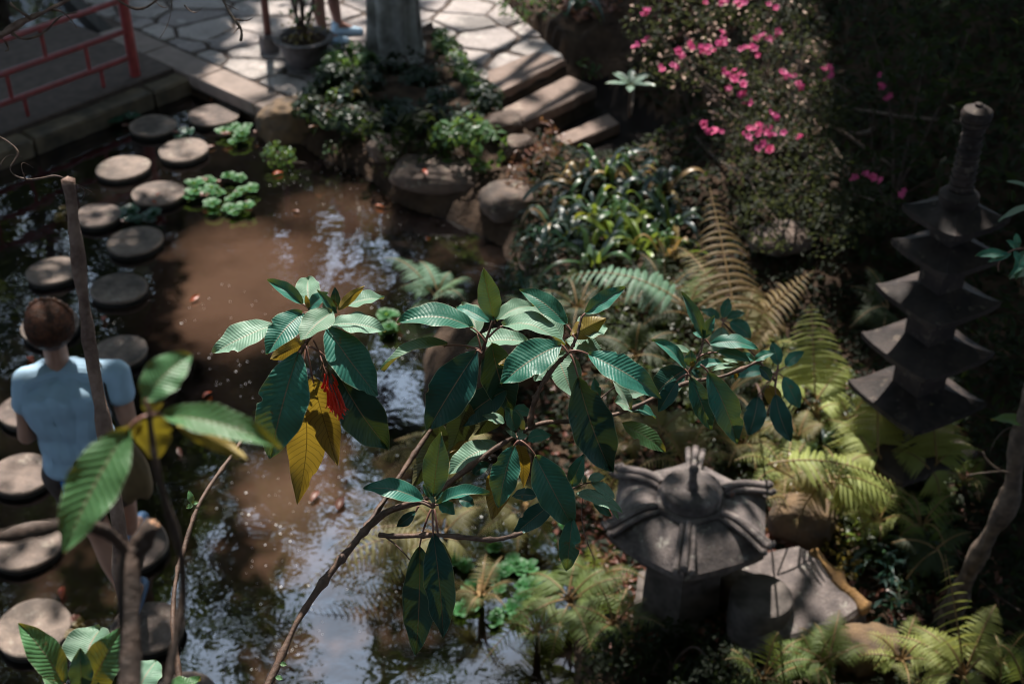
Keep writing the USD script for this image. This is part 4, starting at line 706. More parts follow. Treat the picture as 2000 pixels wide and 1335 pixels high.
f = np.vstack([np.stack([j, (j + 1) % kq, kq + (j + 1) % kq], 1), np.stack([j, kq + (j + 1) % kq, kq + j], 1), np.stack([kq + j, kq + (j + 1) % kq, 2 * kq + (j + 1) % kq], 1), np.stack([kq + j, 2 * kq + (j + 1) % kq, 2 * kq + j], 1), np.stack([2 * kq + j, 2 * kq + (j + 1) % kq, np.full(kq, 3 * kq)], 1)])
t_ = trimesh.Trimesh(v, f, process=True)
if t_.volume < 0: t_.invert()
t_ = t_.subdivide().subdivide().subdivide(); t_.vertices += (meshkit.fbm(t_.vertices * 9, 4, 3)[:, None] - .5) * .016 * [1, 1, 1]
obj('slab', t_, 'rock_grey', sb, smooth=40)
e0, e1 = G(1588, 1078, sz + .125), G(1692, 1190, sz + .065)
ed = np.linspace(0, 1, 26)[:, None]; ep = e0 * (1 - ed) + e1 * ed; ep += (meshkit.fbm(ep * 25, 3, 2)[:, None] - .5) * .02
obj('mossy_edge', MB().tube(ep, .022 + .012 * meshkit.noise(ep * 30, 4), 9, True, .6), 'rock_orange', sb, smooth=True)
dc = G(1487, 1168, sz + .07)
obj('drum', lathe([(.001, .03), (.12, .03), (.135, .02), (.14, -.02), (.14, -.16)], 40, dc), 'shaded_stone', sb, smooth=35)

# ------------------------------------------------------------------ flower pot, statue, post on the terrace
pot = thing('flower_pot', 'dark stone flower pot with a broad rim on the terrace corner', 'flower pot')
pc = G(598, 128, TZ); pr = .205
simple('pot_stone', (.15, .135, .135), .8, .35, 14, .6, 90, col2=(.08, .07, .07))
obj('bowl', lathe([(0.1160, 0.0132), (0.1566, 0.0550), (0.1914, 0.1210), (0.2030, 0.1815), (0.1949, 0.2090), (0.1740, 0.2035)], 40, pc), 'pot_stone', pot, smooth=40)
obj('rim', lathe([(0.1740, 0.2046), (0.2030, 0.2090), (0.2378, 0.2255), (0.2575, 0.2442), (0.2598, 0.2596), (0.2459, 0.2684), (0.2065, 0.2640), (0.1949, 0.2475), (0.1902, 0.2090)], 44, pc), 'pot_stone', pot, smooth=40)
obj('foot', lathe([(0.1798, 0.0000), (0.1798, 0.0154), (0.1508, 0.0220), (0.1392, 0.0330), (0.1160, 0.0330)], 36, pc), 'pot_stone', pot, smooth=35)
obj('soil', lathe([(0.1926, 0.2255), (0.0928, 0.2442), (0.0012, 0.2486)], 30, pc), 'soil', pot, smooth=True)
st = thing('stone_statue', 'weathered grey stone statue in a long folded robe on a plinth', 'statue')
simple('statue_stone', (.30, .30, .285), .85, .5, 5, .6, 50, col2=(.085, .08, .07))
sc = G(772, 128, TZ); s_ = np.array([sc[0], sc[1] + .03, TZ])
an = np.linspace(0, 2 * np.pi, 90, endpoint=False); rows = []
for zz, r, fold in ((.14, .225, .030), (.22, .215, .030), (.45, .205, .027), (.7, .20, .022), (.95, .195, .016), (1.15, .205, .012), (1.32, .21, .008), (1.42, .17, .004), (1.47, .07, .0), (1.52, .06, .0)):
    rr = r * (1 + 0 * an) * (1 - .12 * np.sin(an) ** 2) + fold * np.sin(an * 9 + zz * .8 + 1.2 * np.sin(an * 2)) ; rows.append(np.c_[s_[0] + rr * np.cos(an), s_[1] + rr * np.sin(an), np.full(90, TZ + zz)])
rows.append(np.c_[np.full(90, s_[0]), np.full(90, s_[1]), np.full(90, TZ + 1.52)]); k = 90; nr = len(rows); ii, jj = np.meshgrid(np.arange(nr - 1), np.arange(k), indexing='ij')
obj('robe', (np.vstack(rows), np.stack([ii * k + jj, ii * k + (jj + 1) % k, (ii + 1) * k + (jj + 1) % k, (ii + 1) * k + jj], -1).reshape(-1, 4)), 'statue_stone', st, smooth=50)
obj('head', rock(s_ + [0, 0, 1.64], (.085, .10, .125), 2, 3, .03), 'statue_stone', st, smooth=True)
w = .27; q0 = [s_ + [x, y, 0] for x, y in ((-w, -w), (w, -w), (w, w), (-w, w))]; q1 = [p + [0, 0, .11] for p in q0]; q2 = [s_ + (p - s_) * [.96, .96, 1] + [0, 0, .14] for p in q0]
obj('plinth', MB().add(*hexa(np.array(q0), np.array(q1))).add(*hexa(np.array(q1) + [0, 0, .001], np.array(q2))), 'statue_stone', st, smooth=False)
wp = thing('wooden_post', 'reddish brown post standing left of the flower pot', 'post')
w0 = G(527, 100, TZ)
obj('shaft', MB().tube([w0, w0 + [0, 0, .5], w0 + [0, 0, 1.3]], [.034, .032, .03], 12, True, .2), 'red_paint' if False else simple('post_wood', (.16, .06, .045), .6, .35, 12, .3, 80) and 'post_wood', wp, smooth=True)
obj('foot_block', lathe([(.001, .16), (.07, .16), (.085, .14), (.085, .0)], 18, w0), 'pot_stone', wp, smooth=30)  # block put where a dark shadow lies at the post foot

# ------------------------------------------------------------------ the woman
simple('skin', (.42, .235, .17), .5, .12, 18, .1, 200, spec=.4)
simple('shirt', (.33, .49, .64), .85, .12, 9, .3, 260, dist=.003)
simple('trousers', (.055, .038, .032), .8, .3, 20, .3, 200)
simple('hair', (.17, .065, .034), .36, .5, 40, .5, 90, col2=(.03, .015, .01))
simple('bag_cloth', (.17, .115, .05), .75, .3, 12, .4, 160)
simple('blue_shoe', (.04, .12, .26), .5, .2, 20)
simple('black_strap', (.012, .012, .013), .6, .2, 30)
simple('blue_cloth', (.05, .22, .55), .7, .2, 20)
wm = thing('person', 'woman seen from behind in a pale blue T-shirt stepping across round stones', 'person', group=None)
def wv(u, v, z): return G(u, v, z)
hipc = G(165, 903, 1.0); nk = G(108, 692, 1.52); chest = G(128, 780, 1.32); hd = G(97, 630, 1.68)
fL, fR = G(262, 1186, .13), G(264, 1052, .13)
shL, shR = G(52, 742, 1.43), G(226, 728, 1.43); elL, elR = G(52, 850, 1.17), G(252, 832, 1.20)
haL = elL + np.array([.13, .20, .02]); haR = elR + np.array([-.10, .22, .05])
hpL, hpR = hipc + [-.085, -.02, -.04], hipc + [.085, .02, -.04]
knL, knR = G(196, 1040, .56), G(243, 985, .58)
anL, anR = fL + [0, -.02, .085], fR + [0, -.02, .085]
waist = (hipc * .45 + chest * .55)
sxv = unit(shR - shL)
bones = [((hipc, .10), (waist, .08)), ((hipc + sxv * .06, .09), (hipc - sxv * .06, .09)), ((waist + sxv * .04, .07), (chest + sxv * .07, .07)), ((waist - sxv * .04, .07), (chest - sxv * .07, .07)), ((chest + sxv * .05, .07), (nk + [0, 0, -.11] + sxv * .03, .04)), ((chest - sxv * .05, .07), (nk + [0, 0, -.11] - sxv * .03, .04)),
         ((shL, .045), (nk + [0, 0, -.09], .04)), ((shR, .045), (nk + [0, 0, -.09], .04)), ((nk + [0, 0, -.08], .052), (hd + [0, 0, -.04], .046)), ((hd + [0, .01, .01], .078), (hd + [0, .035, -.06], .06)),
         ((shL, .05), (elL, .038)), ((elL, .037), (haL, .026)), ((shR, .05), (elR, .038)), ((elR, .037), (haR, .026)),
         ((hpL, .092), (knL, .056)), ((knL, .055), ((knL * .6 + anL * .4) + [0, -.015, 0], .052)), (((knL * .6 + anL * .4) + [0, -.015, 0], .052), (anL, .034)), ((hpR, .092), (knR, .056)), ((knR, .055), ((knR * .6 + anR * .4) + [0, -.015, 0], .052)), (((knR * .6 + anR * .4) + [0, -.015, 0], .052), (anR, .034)),
         ((anL, .034), (fL + [0, .10, .03], .026)), ((anR, .034), (fR + [0, .10, .03], .026)), ((hd + [0, .088, -.012], .012), (hd + [0, .105, -.03], .014)), ((hd + [.083, .01, -.02], .012), (hd + [.083, .0, .0], .014)), ((hd + [-.083, .01, -.02], .012), (hd + [-.083, .0, .0], .014))]
for h_, sgn in ((haL, 1), (haR, -1)):                          # palms and five fingers, loosely curled
    fwd = np.array([.1 * sgn, .95, .05]); fwd = unit(fwd); sd = np.array([sgn * .3, 0, -.95]); sd = unit(sd - fwd * (sd @ fwd)); dn_ = np.cross(fwd, sd)
    bones.append(((h_ + fwd * .01 + sd * .02, .017), (h_ + fwd * .075 + sd * .026, .014))); bones.append(((h_ + fwd * .01 - sd * .02, .017), (h_ + fwd * .075 - sd * .026, .014)))
    for q_, ln_ in zip((-.03, -.01, .01, .03), (.062, .072, .068, .05)):
        a = h_ + fwd * .08 + sd * q_; b = a + fwd * ln_ * .6; c_ = b + unit(fwd - sgn * dn_ * .8) * ln_ * .5; bones += [((a, .0095), (b, .0085)), ((b, .0085), (c_, .0075))]
    a = h_ + fwd * .02 - sd * .03; b = a + unit(fwd * .7 - sd) * .035; c_ = b + unit(fwd - sd * .2) * .03; bones += [((a, .0105), (b, .0095)), ((b, .0095), (c_, .008))]
obj('body', hullchain(bones, .016, 8), 'skin', wm, smooth=True)
# shirt: the torso a little larger, with cap sleeves, folded
sh = [((hipc + [0, 0, .03] + sxv * .05, .125), (waist + sxv * .045, .107)), ((hipc + [0, 0, .03] - sxv * .05, .125), (waist - sxv * .045, .107)), ((waist + sxv * .05, .107), (chest + sxv * .088, .106)), ((waist - sxv * .05, .107), (chest - sxv * .088, .106)), ((waist, .108), (chest, .112)), ((chest + sxv * .07, .104), (nk + [0, 0, -.10] + sxv * .055, .068)), ((chest - sxv * .07, .104), (nk + [0, 0, -.10] - sxv * .055, .068)),
      ((shL + [0, 0, -.005], .064), (nk + [0, 0, -.09], .062)), ((shR + [0, 0, -.005], .064), (nk + [0, 0, -.09], .062)), ((shL, .063), (shL * .62 + elL * .38, .062)), ((shR, .063), (shR * .62 + elR * .38, .062))]
s_t = hullchain(sh, .016, 6); v = np.array(s_t.vertices)
ph = v[:, 2] * 60 + 6 * meshkit.fbm(v * 7, 3, 4); v += np.array(s_t.vertex_normals) * (.0055 * np.sin(ph) * np.clip((1.32 - v[:, 2]) * 5, .15, 1))[:, None] + np.array(s_t.vertex_normals) * ((meshkit.fbm(v * 11, 3, 9) - .5) * .014)[:, None]
obj('shirt', (v, np.array(s_t.faces)), 'shirt', wm, smooth=True)
seam = [G(122, 712, 1.47), G(130, 760, 1.38), G(140, 830, 1.22), G(150, 885, 1.08)]
tr = [((hipc + [0, 0, .0] + sxv * .06, .118), (hipc - sxv * .06, .118)), ((hpL, .104), (hpL * .35 + knL * .65, .078)), ((hpR, .104), (hpR * .35 + knR * .65, .078)), ((hipc + [0, 0, .03], .115), (hipc + [0, 0, -.08], .11))]
obj('shorts', hullchain(tr, .02, 6), 'trousers', wm, smooth=True)
# bob of hair: a cap that hangs to the nape, with strands
hs = trimesh.creation.icosphere(5); v = np.array(hs.vertices); az_ = np.arctan2(v[:, 0], -v[:, 1])
v2 = v * [.093, .106, .106]; low = v[:, 2] < 0; v2[low] *= np.c_[1.04 - .10 * np.clip(-v[low, 2], 0, 1), 1.02 - .12 * np.clip(-v[low, 2], 0, 1), np.full(low.sum(), 1.12)]
st_ = np.sin(az_ * 46 + 5 * meshkit.noise(v * 3, 2)) * .0010 + np.sin(az_ * 17 + 2) * .001; v2 += unit(v) * st_[:, None]
keep = ~((v[:, 1] > .45) & (v[:, 2] < .35)); fk = hs.faces[keep[hs.faces].all(1)]
obj('hair', (v2 + hd + [0, -.006, -.004], fk), 'hair', wm, smooth=True)
rh = np.random.default_rng(8); cp, wd_ = [], []
for k in range(1500):                                         # strands from the crown down to the ends of the bob
    a0 = rh.uniform(-2.5, 2.5); t = np.linspace(.04, 1, 9); ph_ = t * rh.uniform(1.55, 2.12); sc_ = 1.005 + rh.uniform(0, .035) + .05 * t ** 3 * rh.uniform(0, 1); a_ = a0 + rh.normal(0, .10) * t + .05 * np.sin(t * 6 + k)
    x = np.stack([np.sin(ph_) * np.sin(a_) * .093, -np.sin(ph_) * np.cos(a_) * .106, np.cos(ph_) * .106 * np.where(ph_ > 1.57, 1.15, 1)], -1) * sc_[:, None] if np.ndim(sc_) else 0
    cp.append(x + hd + [0, -.006, -.004]); wd_.append(np.linspace(.0022, .0011, 9))
hb = UsdGeom.BasisCurves.Define(stage, path_of('hair_strands', wm)); hb.CreateTypeAttr('linear'); hb.CreatePointsAttr(Vt.Vec3fArray.FromNumpy(np.vstack(cp).astype(np.float32))); hb.CreateCurveVertexCountsAttr(Vt.IntArray.FromNumpy(np.full(1500, 9, np.int32))); hb.CreateWidthsAttr(Vt.FloatArray.FromNumpy(np.concatenate(wd_).astype(np.float32))); hb.SetWidthsInterpolation('vertex')
UsdShade.MaterialBindingAPI.Apply(hb.GetPrim()).Bind(M['hair']); tag(hb.GetPrim(), kind='stuff')
mbb = MB(); aa = np.linspace(-1.3, 1.3, 40); mbb.tube(np.c_[hd[0] + .098 * np.sin(aa), hd[1] + .0 * aa + .02, hd[2] + .105 * np.cos(aa)], .009 + .003 * np.sin(aa * 24), 8)
obj('hair_braid', mbb, simple('hair_light', (.20, .085, .045), .4, .4, 50) and 'hair_light', wm, smooth=True)
for f_, a_ in ((fL, anL), (fR, anR)):
    obj('shoe', hullchain([((f_ + [0, -.035, .012], .036), (f_ + [0, .06, .006], .04)), ((f_ + [0, .06, .006], .04), (f_ + [0, .16, .0], .034))], .012, 5), 'blue_shoe', wm, smooth=True)
obj('blue_hem', MB().add(*hexa(np.array([hipc + [-.06, -.135, -.10], hipc + [.03, -.142, -.14], hipc + [.03, -.120, -.14], hipc + [-.06, -.115, -.10]]), np.array([hipc + [-.07, -.135, .0], hipc + [.06, -.142, .0], hipc + [.06, -.12, .0], hipc + [-.07, -.115, .0]]))), 'blue_cloth', wm, smooth=30)
bgt = thing('shoulder_bag', 'khaki cloth bag with a thin black strap, hanging at the hip of the woman', 'bag')
bc = G(258, 918, .98) + np.array([.0, -.02, 0]); bv, bf = rock(bc, (.085, .06, .15), 4, 4, .08); bv[:, 2] += .02 * np.sin(bv[:, 0] * 60)
obj('pouch', (bv, bf), 'bag_cloth', bgt, smooth=True)
obj('strap', MB().tube(spline([bc + [0, 0, .14], G(243, 840, 1.2) + [0, -.03, 0], shR + [-.03, -.075, -.06], shR + [-.05, -.02, .055], chest + [.05, .13, .0], bc + [-.02, .09, .12]], 40), .006, 6), 'black_strap', bgt, smooth=True)
# ------------------------------------------------------------------ the visitor on the terrace
simple('leg_skin', (.26, .13, .10), .55, .15, 14)
p2 = thing('person', 'visitor behind the flower pot, only bare legs and pale blue shoes in view', 'person')
f1, f2 = G(640, 82, TZ + .012), G(668, 64, TZ + .012)
h2 = (f1 + f2) / 2 + [-.05, .03, .86]; h2[2] = TZ + .88
b2 = []
for f_, dx in ((f1, -.08), (f2, .08)):
    a_ = f_ + [-.03, 0, .085]; k_ = a_ + [-.02, .0, .38]; hp = h2 + [0, dx, 0]; mid = a_ * .45 + k_ * .55 + [-.015, 0, 0]
    b2 += [((hp, .09), (k_, .058)), ((k_, .056), (mid, .056)), ((mid, .056), (a_, .036)), ((a_, .036), (f_ + [.1, 0, .03], .026))]
c2 = h2 + [.02, 0, .42]; n2_ = h2 + [.03, 0, .60]; hd2 = h2 + [.05, 0, .74]
b2 += [((h2, .13), (c2, .13)), ((c2 + [0, -.1, .06], .07), (c2 + [0, .1, .06], .07)), ((n2_ + [0, 0, -.06], .055), (hd2, .05)), ((hd2, .09), (hd2 + [.03, 0, -.06], .06)), ((hd2 + [.09, 0, -.01], .012), (hd2 + [.105, 0, -.03], .013))]
for sg in (-1, 1):
    s2 = c2 + [0, sg * .18, .07]; e2 = s2 + [.0, sg * .04, -.28]; w2 = e2 + [.14, -sg * .02, -.18]
    b2 += [((s2, .05), (e2, .037)), ((e2, .036), (w2, .026)), ((w2, .024), (w2 + [.05, 0, -.05], .026))]
    for q_ in (-.025, -.008, .009, .025): b2 += [((w2 + [.06, q_, -.06], .009), (w2 + [.085, q_, -.10], .0075))]
    b2 += [((w2 + [.05, -sg * .02, -.03], .01), (w2 + [.08, -sg * .045, -.05], .009))]
obj('body', hullchain(b2, .02, 8), 'leg_skin', p2, smooth=True)
obj('shirt', hullchain([((h2 + [0, 0, .02], .145), (c2, .145)), ((c2 + [0, -.13, .07], .075), (c2 + [0, .13, .07], .075))], .025, 6), 'shirt', p2, smooth=True)
obj('shorts', hullchain([((h2, .14), (h2 + [0, 0, -.05], .138))] + [((h2 + [0, dx, -.03], .1), (h2 + [0, dx, -.28], .085)) for dx in (-.07, .07)], .025, 6), 'trousers', p2, smooth=True)
simple('pale_blue_shoe', (.33, .50, .66), .55, .15, 20)
for f_ in (f1, f2): obj('shoe', hullchain([((f_ + [-.06, 0, .03], .042), (f_ + [.06, 0, .022], .044)), ((f_ + [.06, 0, .022], .044), (f_ + [.16, 0, .012], .036)), ((f_ + [-.055, 0, .03], .042), (f_ + [-.045, 0, .085], .044))], .014, 6), 'pale_blue_shoe', p2, smooth=True)
# ------------------------------------------------------------------ ferns
for nm, c, tr in (('fern_green', (.12, .17, .045), (.32, .38, .07)), ('fern_lime', (.29, .33, .095), (.5, .52, .12)), ('fern_blue', (.13, .25, .165), (.24, .38, .16)), ('fern_brown', (.21, .145, .06), (.36, .24, .08)), ('fern_olive', (.17, .155, .055), (.34, .30, .08)), ('fern_dark', (.035, .052, .018), (.10, .13, .03))):
    simple(nm, c, .55, .35, 6, transl=tr, tfac=.38, obj_var=.18, spec=.4)
simple('rachis', (.24, .15, .06), .5, .3, 30)
def pinna_template(n=11, w=.082):
    V, F = [], []
    for i in range(n):
        x0, x1 = i / n, (i + .82) / n; lw = w * (1 - (i / n) ** 1.6) * (.75 + .25 * min(1, i / 2)); 
        for sg in (-1, 1):
            b = len(V); V += [(x0, 0, 0), (x1, 0, 0), (x1 + .055, sg * lw * .9, -.012), ((x0 + x1) / 2 + .06, sg * lw, -.02), (x0 + .03, sg * lw * .82, -.012)]
            F += ([(b, b + 1, b + 2), (b, b + 2, b + 3), (b, b + 3, b + 4)] if sg > 0 else [(b, b + 2, b + 1), (b, b + 3, b + 2), (b, b + 4, b + 3)])
    return np.array(V), np.array(F)
PT, PF = pinna_template()
PTw, PFw = pinna_template(9, .13)
def frond(parent, b, t, w, m, arch=.18, npair=20, sweep=.35, droop=.35, side=None, tri=False, start=.12, root=None, seed=0, wide=False, lab=None):
    """One fern frond: b, t blade base and tip in metres, w full width in metres."""
    r = np.random.default_rng(seed); b, t = np.asarray(b, float), np.asarray(t, float); L = np.linalg.norm(t - b)
    k = 30; s = np.linspace(0, 1, k); c = b + (t - b) * s[:, None] + np.array([0, 0, 1.0]) * (4 * s * (1 - s) * arch * L)[:, None] + (side if side is not None else 0) * (s * (1 - s))[:, None] * L
    tn = unit(np.gradient(c, axis=0)); up = np.array([0, 0, 1.0]) if abs(unit(t - b)[2]) < .75 else unit(EYE - b) * .6 + np.array([0, 0, .4])
    sd = unit(np.cross(tn, up)); nn = np.cross(sd, tn)
    T_, F_ = (PTw, PFw) if wide else (PT, PF); mb = MB()
    for i in range(npair):
        x = start + (1 - start) * (i + .3) / npair; f = x * (k - 1); j = min(int(f), k - 2); q = f - j
        p = c[j] * (1 - q) + c[j + 1] * q; tg, si, no = tn[j], sd[j], nn[j]
        pl = w / 2 * ((1 - x) ** .75 * min(1, (x - start + .04) / .12 + .35) * (1.25 if tri else 1.12)) * r.uniform(.9, 1.08)
        if pl < .006: continue
        for sg in (-1, 1):
            dr = unit(si * sg + tg * (sweep + r.normal(0, .06)) + no * r.normal(.02, .06)); ac = unit(tg - dr * (tg @ dr)) * (1 if 1 else 0); n_ = np.cross(dr, ac)
            n_ = n_ if n_ @ no > 0 else -n_
            X = T_[:, 0]; v = p + dr * (X * pl)[:, None] + ac * (T_[:, 1] * pl * (1 if sg > 0 else 1))[:, None] + n_ * (T_[:, 2] * pl)[:, None] - np.array([0, 0, 1.0]) * (droop * pl * X ** 2)[:, None]
            mb.add(v, F_)
    o = obj('frond', mb, m, parent, smooth=False, **(dict(label=lab) if lab else {}))
    pts = c if root is None else np.vstack([spline([root, (root + b) / 2 + [0, 0, .02], b], 8)[:-1], c])
    obj('rachis', MB().tube(pts, np.linspace(.0055, .0016, len(pts)), 6), 'rachis', o, smooth=True)
    return o
def above(u, v, h):
    z = .3
    for _ in range(8): p = G(u, v, z + h); z = max(zg(p[0], p[1]), 0)
    return p
def fern(lab, root, fronds, m, group=None, **kw):
    th = thing('fern', lab, 'fern'); R0 = onground(*root); R0[2] = max(R0[2], .0)
    for i, fr in enumerate(fronds):
        (u0, v0, h0), (u1, v1, h1), w = fr[:3]; k = dict(kw); k.update(fr[3] if len(fr) > 3 else {})
        b = above(u0, v0, h0); t = above(u1, v1, h1); dep = ((b + t) / 2 - EYE) @ FW
        frond(th, b, t, w * dep / FPX, k.pop('m', m), root=R0, seed=int(u1 * 7 + v1), **k)
    return th
fern('tall golden brown fern with one upright triangular frond right of the strap leaved plants', (1452, 720), [((1440, 640, .45), (1386, 366, .95), 160, dict(arch=.03, npair=17, tri=True, sweep=.1, droop=.55)), ((1430, 660, .35), (1310, 480, .5), 110, dict(m='fern_olive')), ((1450, 660, .35), (1475, 560, .5), 100, dict(m='fern_olive'))], 'fern_brown')
fern('blue green fern with one long arching frond of broad leaflets', (1370, 640), [((1345, 600, .5), (1085, 548, .55), 150, dict(arch=.16, npair=17, wide=True, sweep=.15, droop=.3)), ((1340, 605, .25), (1400, 520, .4), 80, dict(m='fern_green')), ((1330, 610, .2), (1240, 650, .15), 70, dict(m='fern_dark')), ((1340, 600, .25), (1160, 610, .2), 70, dict(m='fern_dark'))], 'fern_blue')
fern('dry brown fern frond leaning to the right above the lime green fern', (1445, 720), [((1450, 655, .3), (1590, 528, .65), 150, dict(arch=.05, npair=15, sweep=.25)), ((1445, 680, .25), (1540, 640, .4), 90), ((1450, 690, .25), (1380, 620, .4), 90)], 'fern_brown')
fern('lime green fern with an upright pointed frond left of the pagoda', (1600, 830), [((1592, 770, .35), (1584, 590, .75), 165, dict(arch=.02, tri=True, sweep=.05, npair=17)), ((1590, 790, .3), (1660, 715, .4), 110), ((1580, 790, .3), (1500, 745, .4), 110), ((1600, 800, .3), (1640, 790, .3), 90)], 'fern_lime')
fern('light green fern with a pointed frond in front of the lowest pagoda roof', (1722, 960), [((1715, 880, .3), (1712, 750, .6), 175, dict(arch=.02, tri=True, sweep=.1)), ((1710, 900, .3), (1620, 820, .35), 110), ((1720, 890, .3), (1660, 900, .3), 100)], 'fern_lime')
fern('light green fern farthest right, beside the foot of the pagoda', (1835, 980), [((1830, 905, .3), (1818, 786, .6), 170, dict(arch=.03, tri=True, sweep=.1)), ((1825, 910, .3), (1898, 868, .4), 110), ((1820, 920, .3), (1838, 985, .15), 90), ((1815, 915, .3), (1740, 880, .3), 110)], 'fern_lime')
fern('spreading lime fern whose long frond droops to the right of the lantern', (1640, 1000), [((1500, 905, .55), (1800, 985, .25), 140, dict(arch=.14, npair=26)), ((1640, 930, .4), (1770, 1000, .2), 120, dict(arch=.15)), ((1620, 940, .4), (1730, 1030, .15), 110), ((1630, 930, .4), (1690, 1040, .15), 110), ((1610, 940, .4), (1560, 1010, .2), 100, dict(m='fern_olive')), ((1620, 920, .4), (1500, 960, .3), 90, dict(m='fern_olive')), ((1640, 920, .4), (1700, 890, .4), 90)], 'fern_lime')
fern('small pale fern between the lantern roof and the lime ferns', (1560, 880), [((1550, 850, .25), (1470, 830, .3), 80), ((1555, 850, .25), (1530, 800, .3), 80), ((1560, 850, .25), (1610, 830, .3), 80), ((1560, 850, .25), (1580, 800, .3), 70)], 'fern_olive')
fern('olive fern behind the top of the lantern roof', (1290, 870), [((1290, 850, .25), (1215, 878, .2), 80), ((1290, 845, .25), (1345, 805, .3), 90), ((1280, 845, .25), (1190, 830, .25), 90), ((1300, 850, .25), (1380, 850, .25), 80), ((1290, 840, .25), (1270, 790, .35), 80), ((1300, 850, .2), (1400, 890, .2), 80)], 'fern_olive')
fern('blue grey fern leaning over the water behind the middle leaves', (868, 608), [((850, 580, .15), (748, 505, .2), 80), ((850, 575, .15), (782, 560, .15), 70), ((860, 575, .15), (925, 555, .2), 80), ((860, 580, .15), (915, 600, .1), 70), ((855, 570, .18), (820, 510, .25), 70), ((855, 575, .15), (880, 530, .25), 70), ((850, 590, .1), (790, 620, .05), 60)], 'fern_blue')
fern('olive fern spreading over the pond edge behind the lower stem', (880, 1050), [((850, 1040, .18), (578, 1160, .05), 120, dict(arch=.16)), ((845, 1040, .18), (650, 1150, .05), 110), ((850, 1045, .18), (735, 1165, .05), 110), ((850, 1040, .18), (640, 1075, .1), 110), ((860, 1040, .18), (800, 1170, .05), 100), ((850, 1030, .2), (690, 1010, .15), 100), ((855, 1030, .2), (760, 960, .25), 100), ((860, 1030, .2), (850, 950, .3), 90), ((870, 1040, .2), (940, 990, .25), 100), ((870, 1050, .18), (930, 1090, .1), 90)], 'fern_olive')
fern('brown tipped fern over the bright water left of the lantern', (905, 900), [((870, 890, .15), (725, 900, .1), 100), ((880, 880, .15), (770, 860, .15), 90), ((880, 890, .15), (740, 940, .05), 90), ((890, 880, .15), (850, 830, .2), 80), ((900, 880, .15), (960, 850, .2), 80), ((890, 900, .12), (850, 950, .05), 80)], 'fern_olive')
fern('green fern low in the picture between floating plants and lantern', (1120, 1200), [((1100, 1170, .2), (935, 1305, .02), 110), ((1100, 1165, .2), (985, 1225, .05), 110), ((1105, 1160, .22), (1030, 1120, .15), 100), ((1110, 1160, .22), (1130, 1080, .25), 100), ((1115, 1165, .22), (1190, 1110, .22), 100), ((1120, 1170, .22), (1220, 1180, .18), 110), ((1110, 1180, .2), (1075, 1290, .05), 110), ((1115, 1180, .2), (1160, 1290, .1), 110), ((1110, 1170, .2), (1010, 1160, .1), 100), ((1120, 1170, .25), (1240, 1130, .2), 90)], 'fern_green')
fern('fern over the water between the middle leaves and the floating plants', (1030, 1010), [((1015, 1000, .15), (900, 990, .15), 90), ((1015, 1000, .15), (930, 1050, .08), 80), ((1020, 990, .15), (990, 930, .25), 80), ((1025, 995, .15), (1090, 950, .25), 80), ((1030, 1000, .15), (1110, 1020, .15), 80), ((1020, 1005, .12), (1010, 1080, .05), 80), ((1025, 1005, .12), (1080, 1070, .1), 80)], 'fern_olive')
fern('fern with small yellow green leaflets in front of the right tree trunk', (1885, 1345), [((1880, 1290, .25), (1846, 1082, .85), 105, dict(arch=.02, npair=11, sweep=.1, tri=True)), ((1890, 1300, .25), (1945, 1180, .45), 110), ((1890, 1310, .25), (1955, 1260, .3), 100), ((1870, 1300, .25), (1780, 1220, .3), 110), ((1870, 1310, .25), (1720, 1240, .25), 100), ((1880, 1310, .25), (1830, 1240, .35), 100), ((1880, 1320, .25), (1900, 1380, .1), 110), ((1870, 1320, .25), (1780, 1340, .1), 110)], 'fern_lime')
fern('shaded fern below the broken stone slab', (1620, 1310), [((1610, 1290, .2), (1478, 1265, .15), 80), ((1610, 1290, .2), (1520, 1335, .1), 80), ((1620, 1285, .2), (1560, 1225, .2), 80), ((1620, 1285, .25), (1640, 1190, .35), 90), ((1625, 1290, .2), (1700, 1260, .2), 80), ((1615, 1295, .2), (1580, 1345, .1), 80), ((1620, 1290, .22), (1590, 1215, .25), 80)], 'fern_green')
fern('fern tip entering at the right lower corner', (2010, 1370), [((2000, 1340, .25), (1955, 1258, .45), 80), ((2010, 1330, .25), (2020, 1250, .45), 90)], 'fern_green')
fern('dark shaded fern beneath the blue green arching frond', (1240, 720), [((1240, 690, .2), (1150, 660, .25), 80), ((1245, 690, .2), (1320, 650, .25), 80), ((1240, 695, .2), (1180, 730, .12), 80), ((1245, 695, .2), (1320, 720, .12), 80), ((1240, 690, .2), (1250, 630, .35), 80)], 'fern_dark')
fern('dark fern in the shade behind the azalea, under the spire', (1730, 620), [((1730, 600, .2), (1660, 560, .3), 90), ((1735, 600, .2), (1690, 520, .4), 90), ((1735, 600, .2), (1660, 640, .2), 90), ((1730, 605, .2), (1720, 680, .1), 90)], 'fern_dark')
fern('shaded fern right of the lime ferns, near the leaning trunk', (1830, 1090), [((1825, 1070, .2), (1740, 1060, .2), 90), ((1830, 1070, .2), (1900, 1040, .3), 90), ((1830, 1075, .2), (1770, 1130, .1), 90), ((1830, 1070, .2), (1850, 1150, .1), 90)], 'fern_dark')

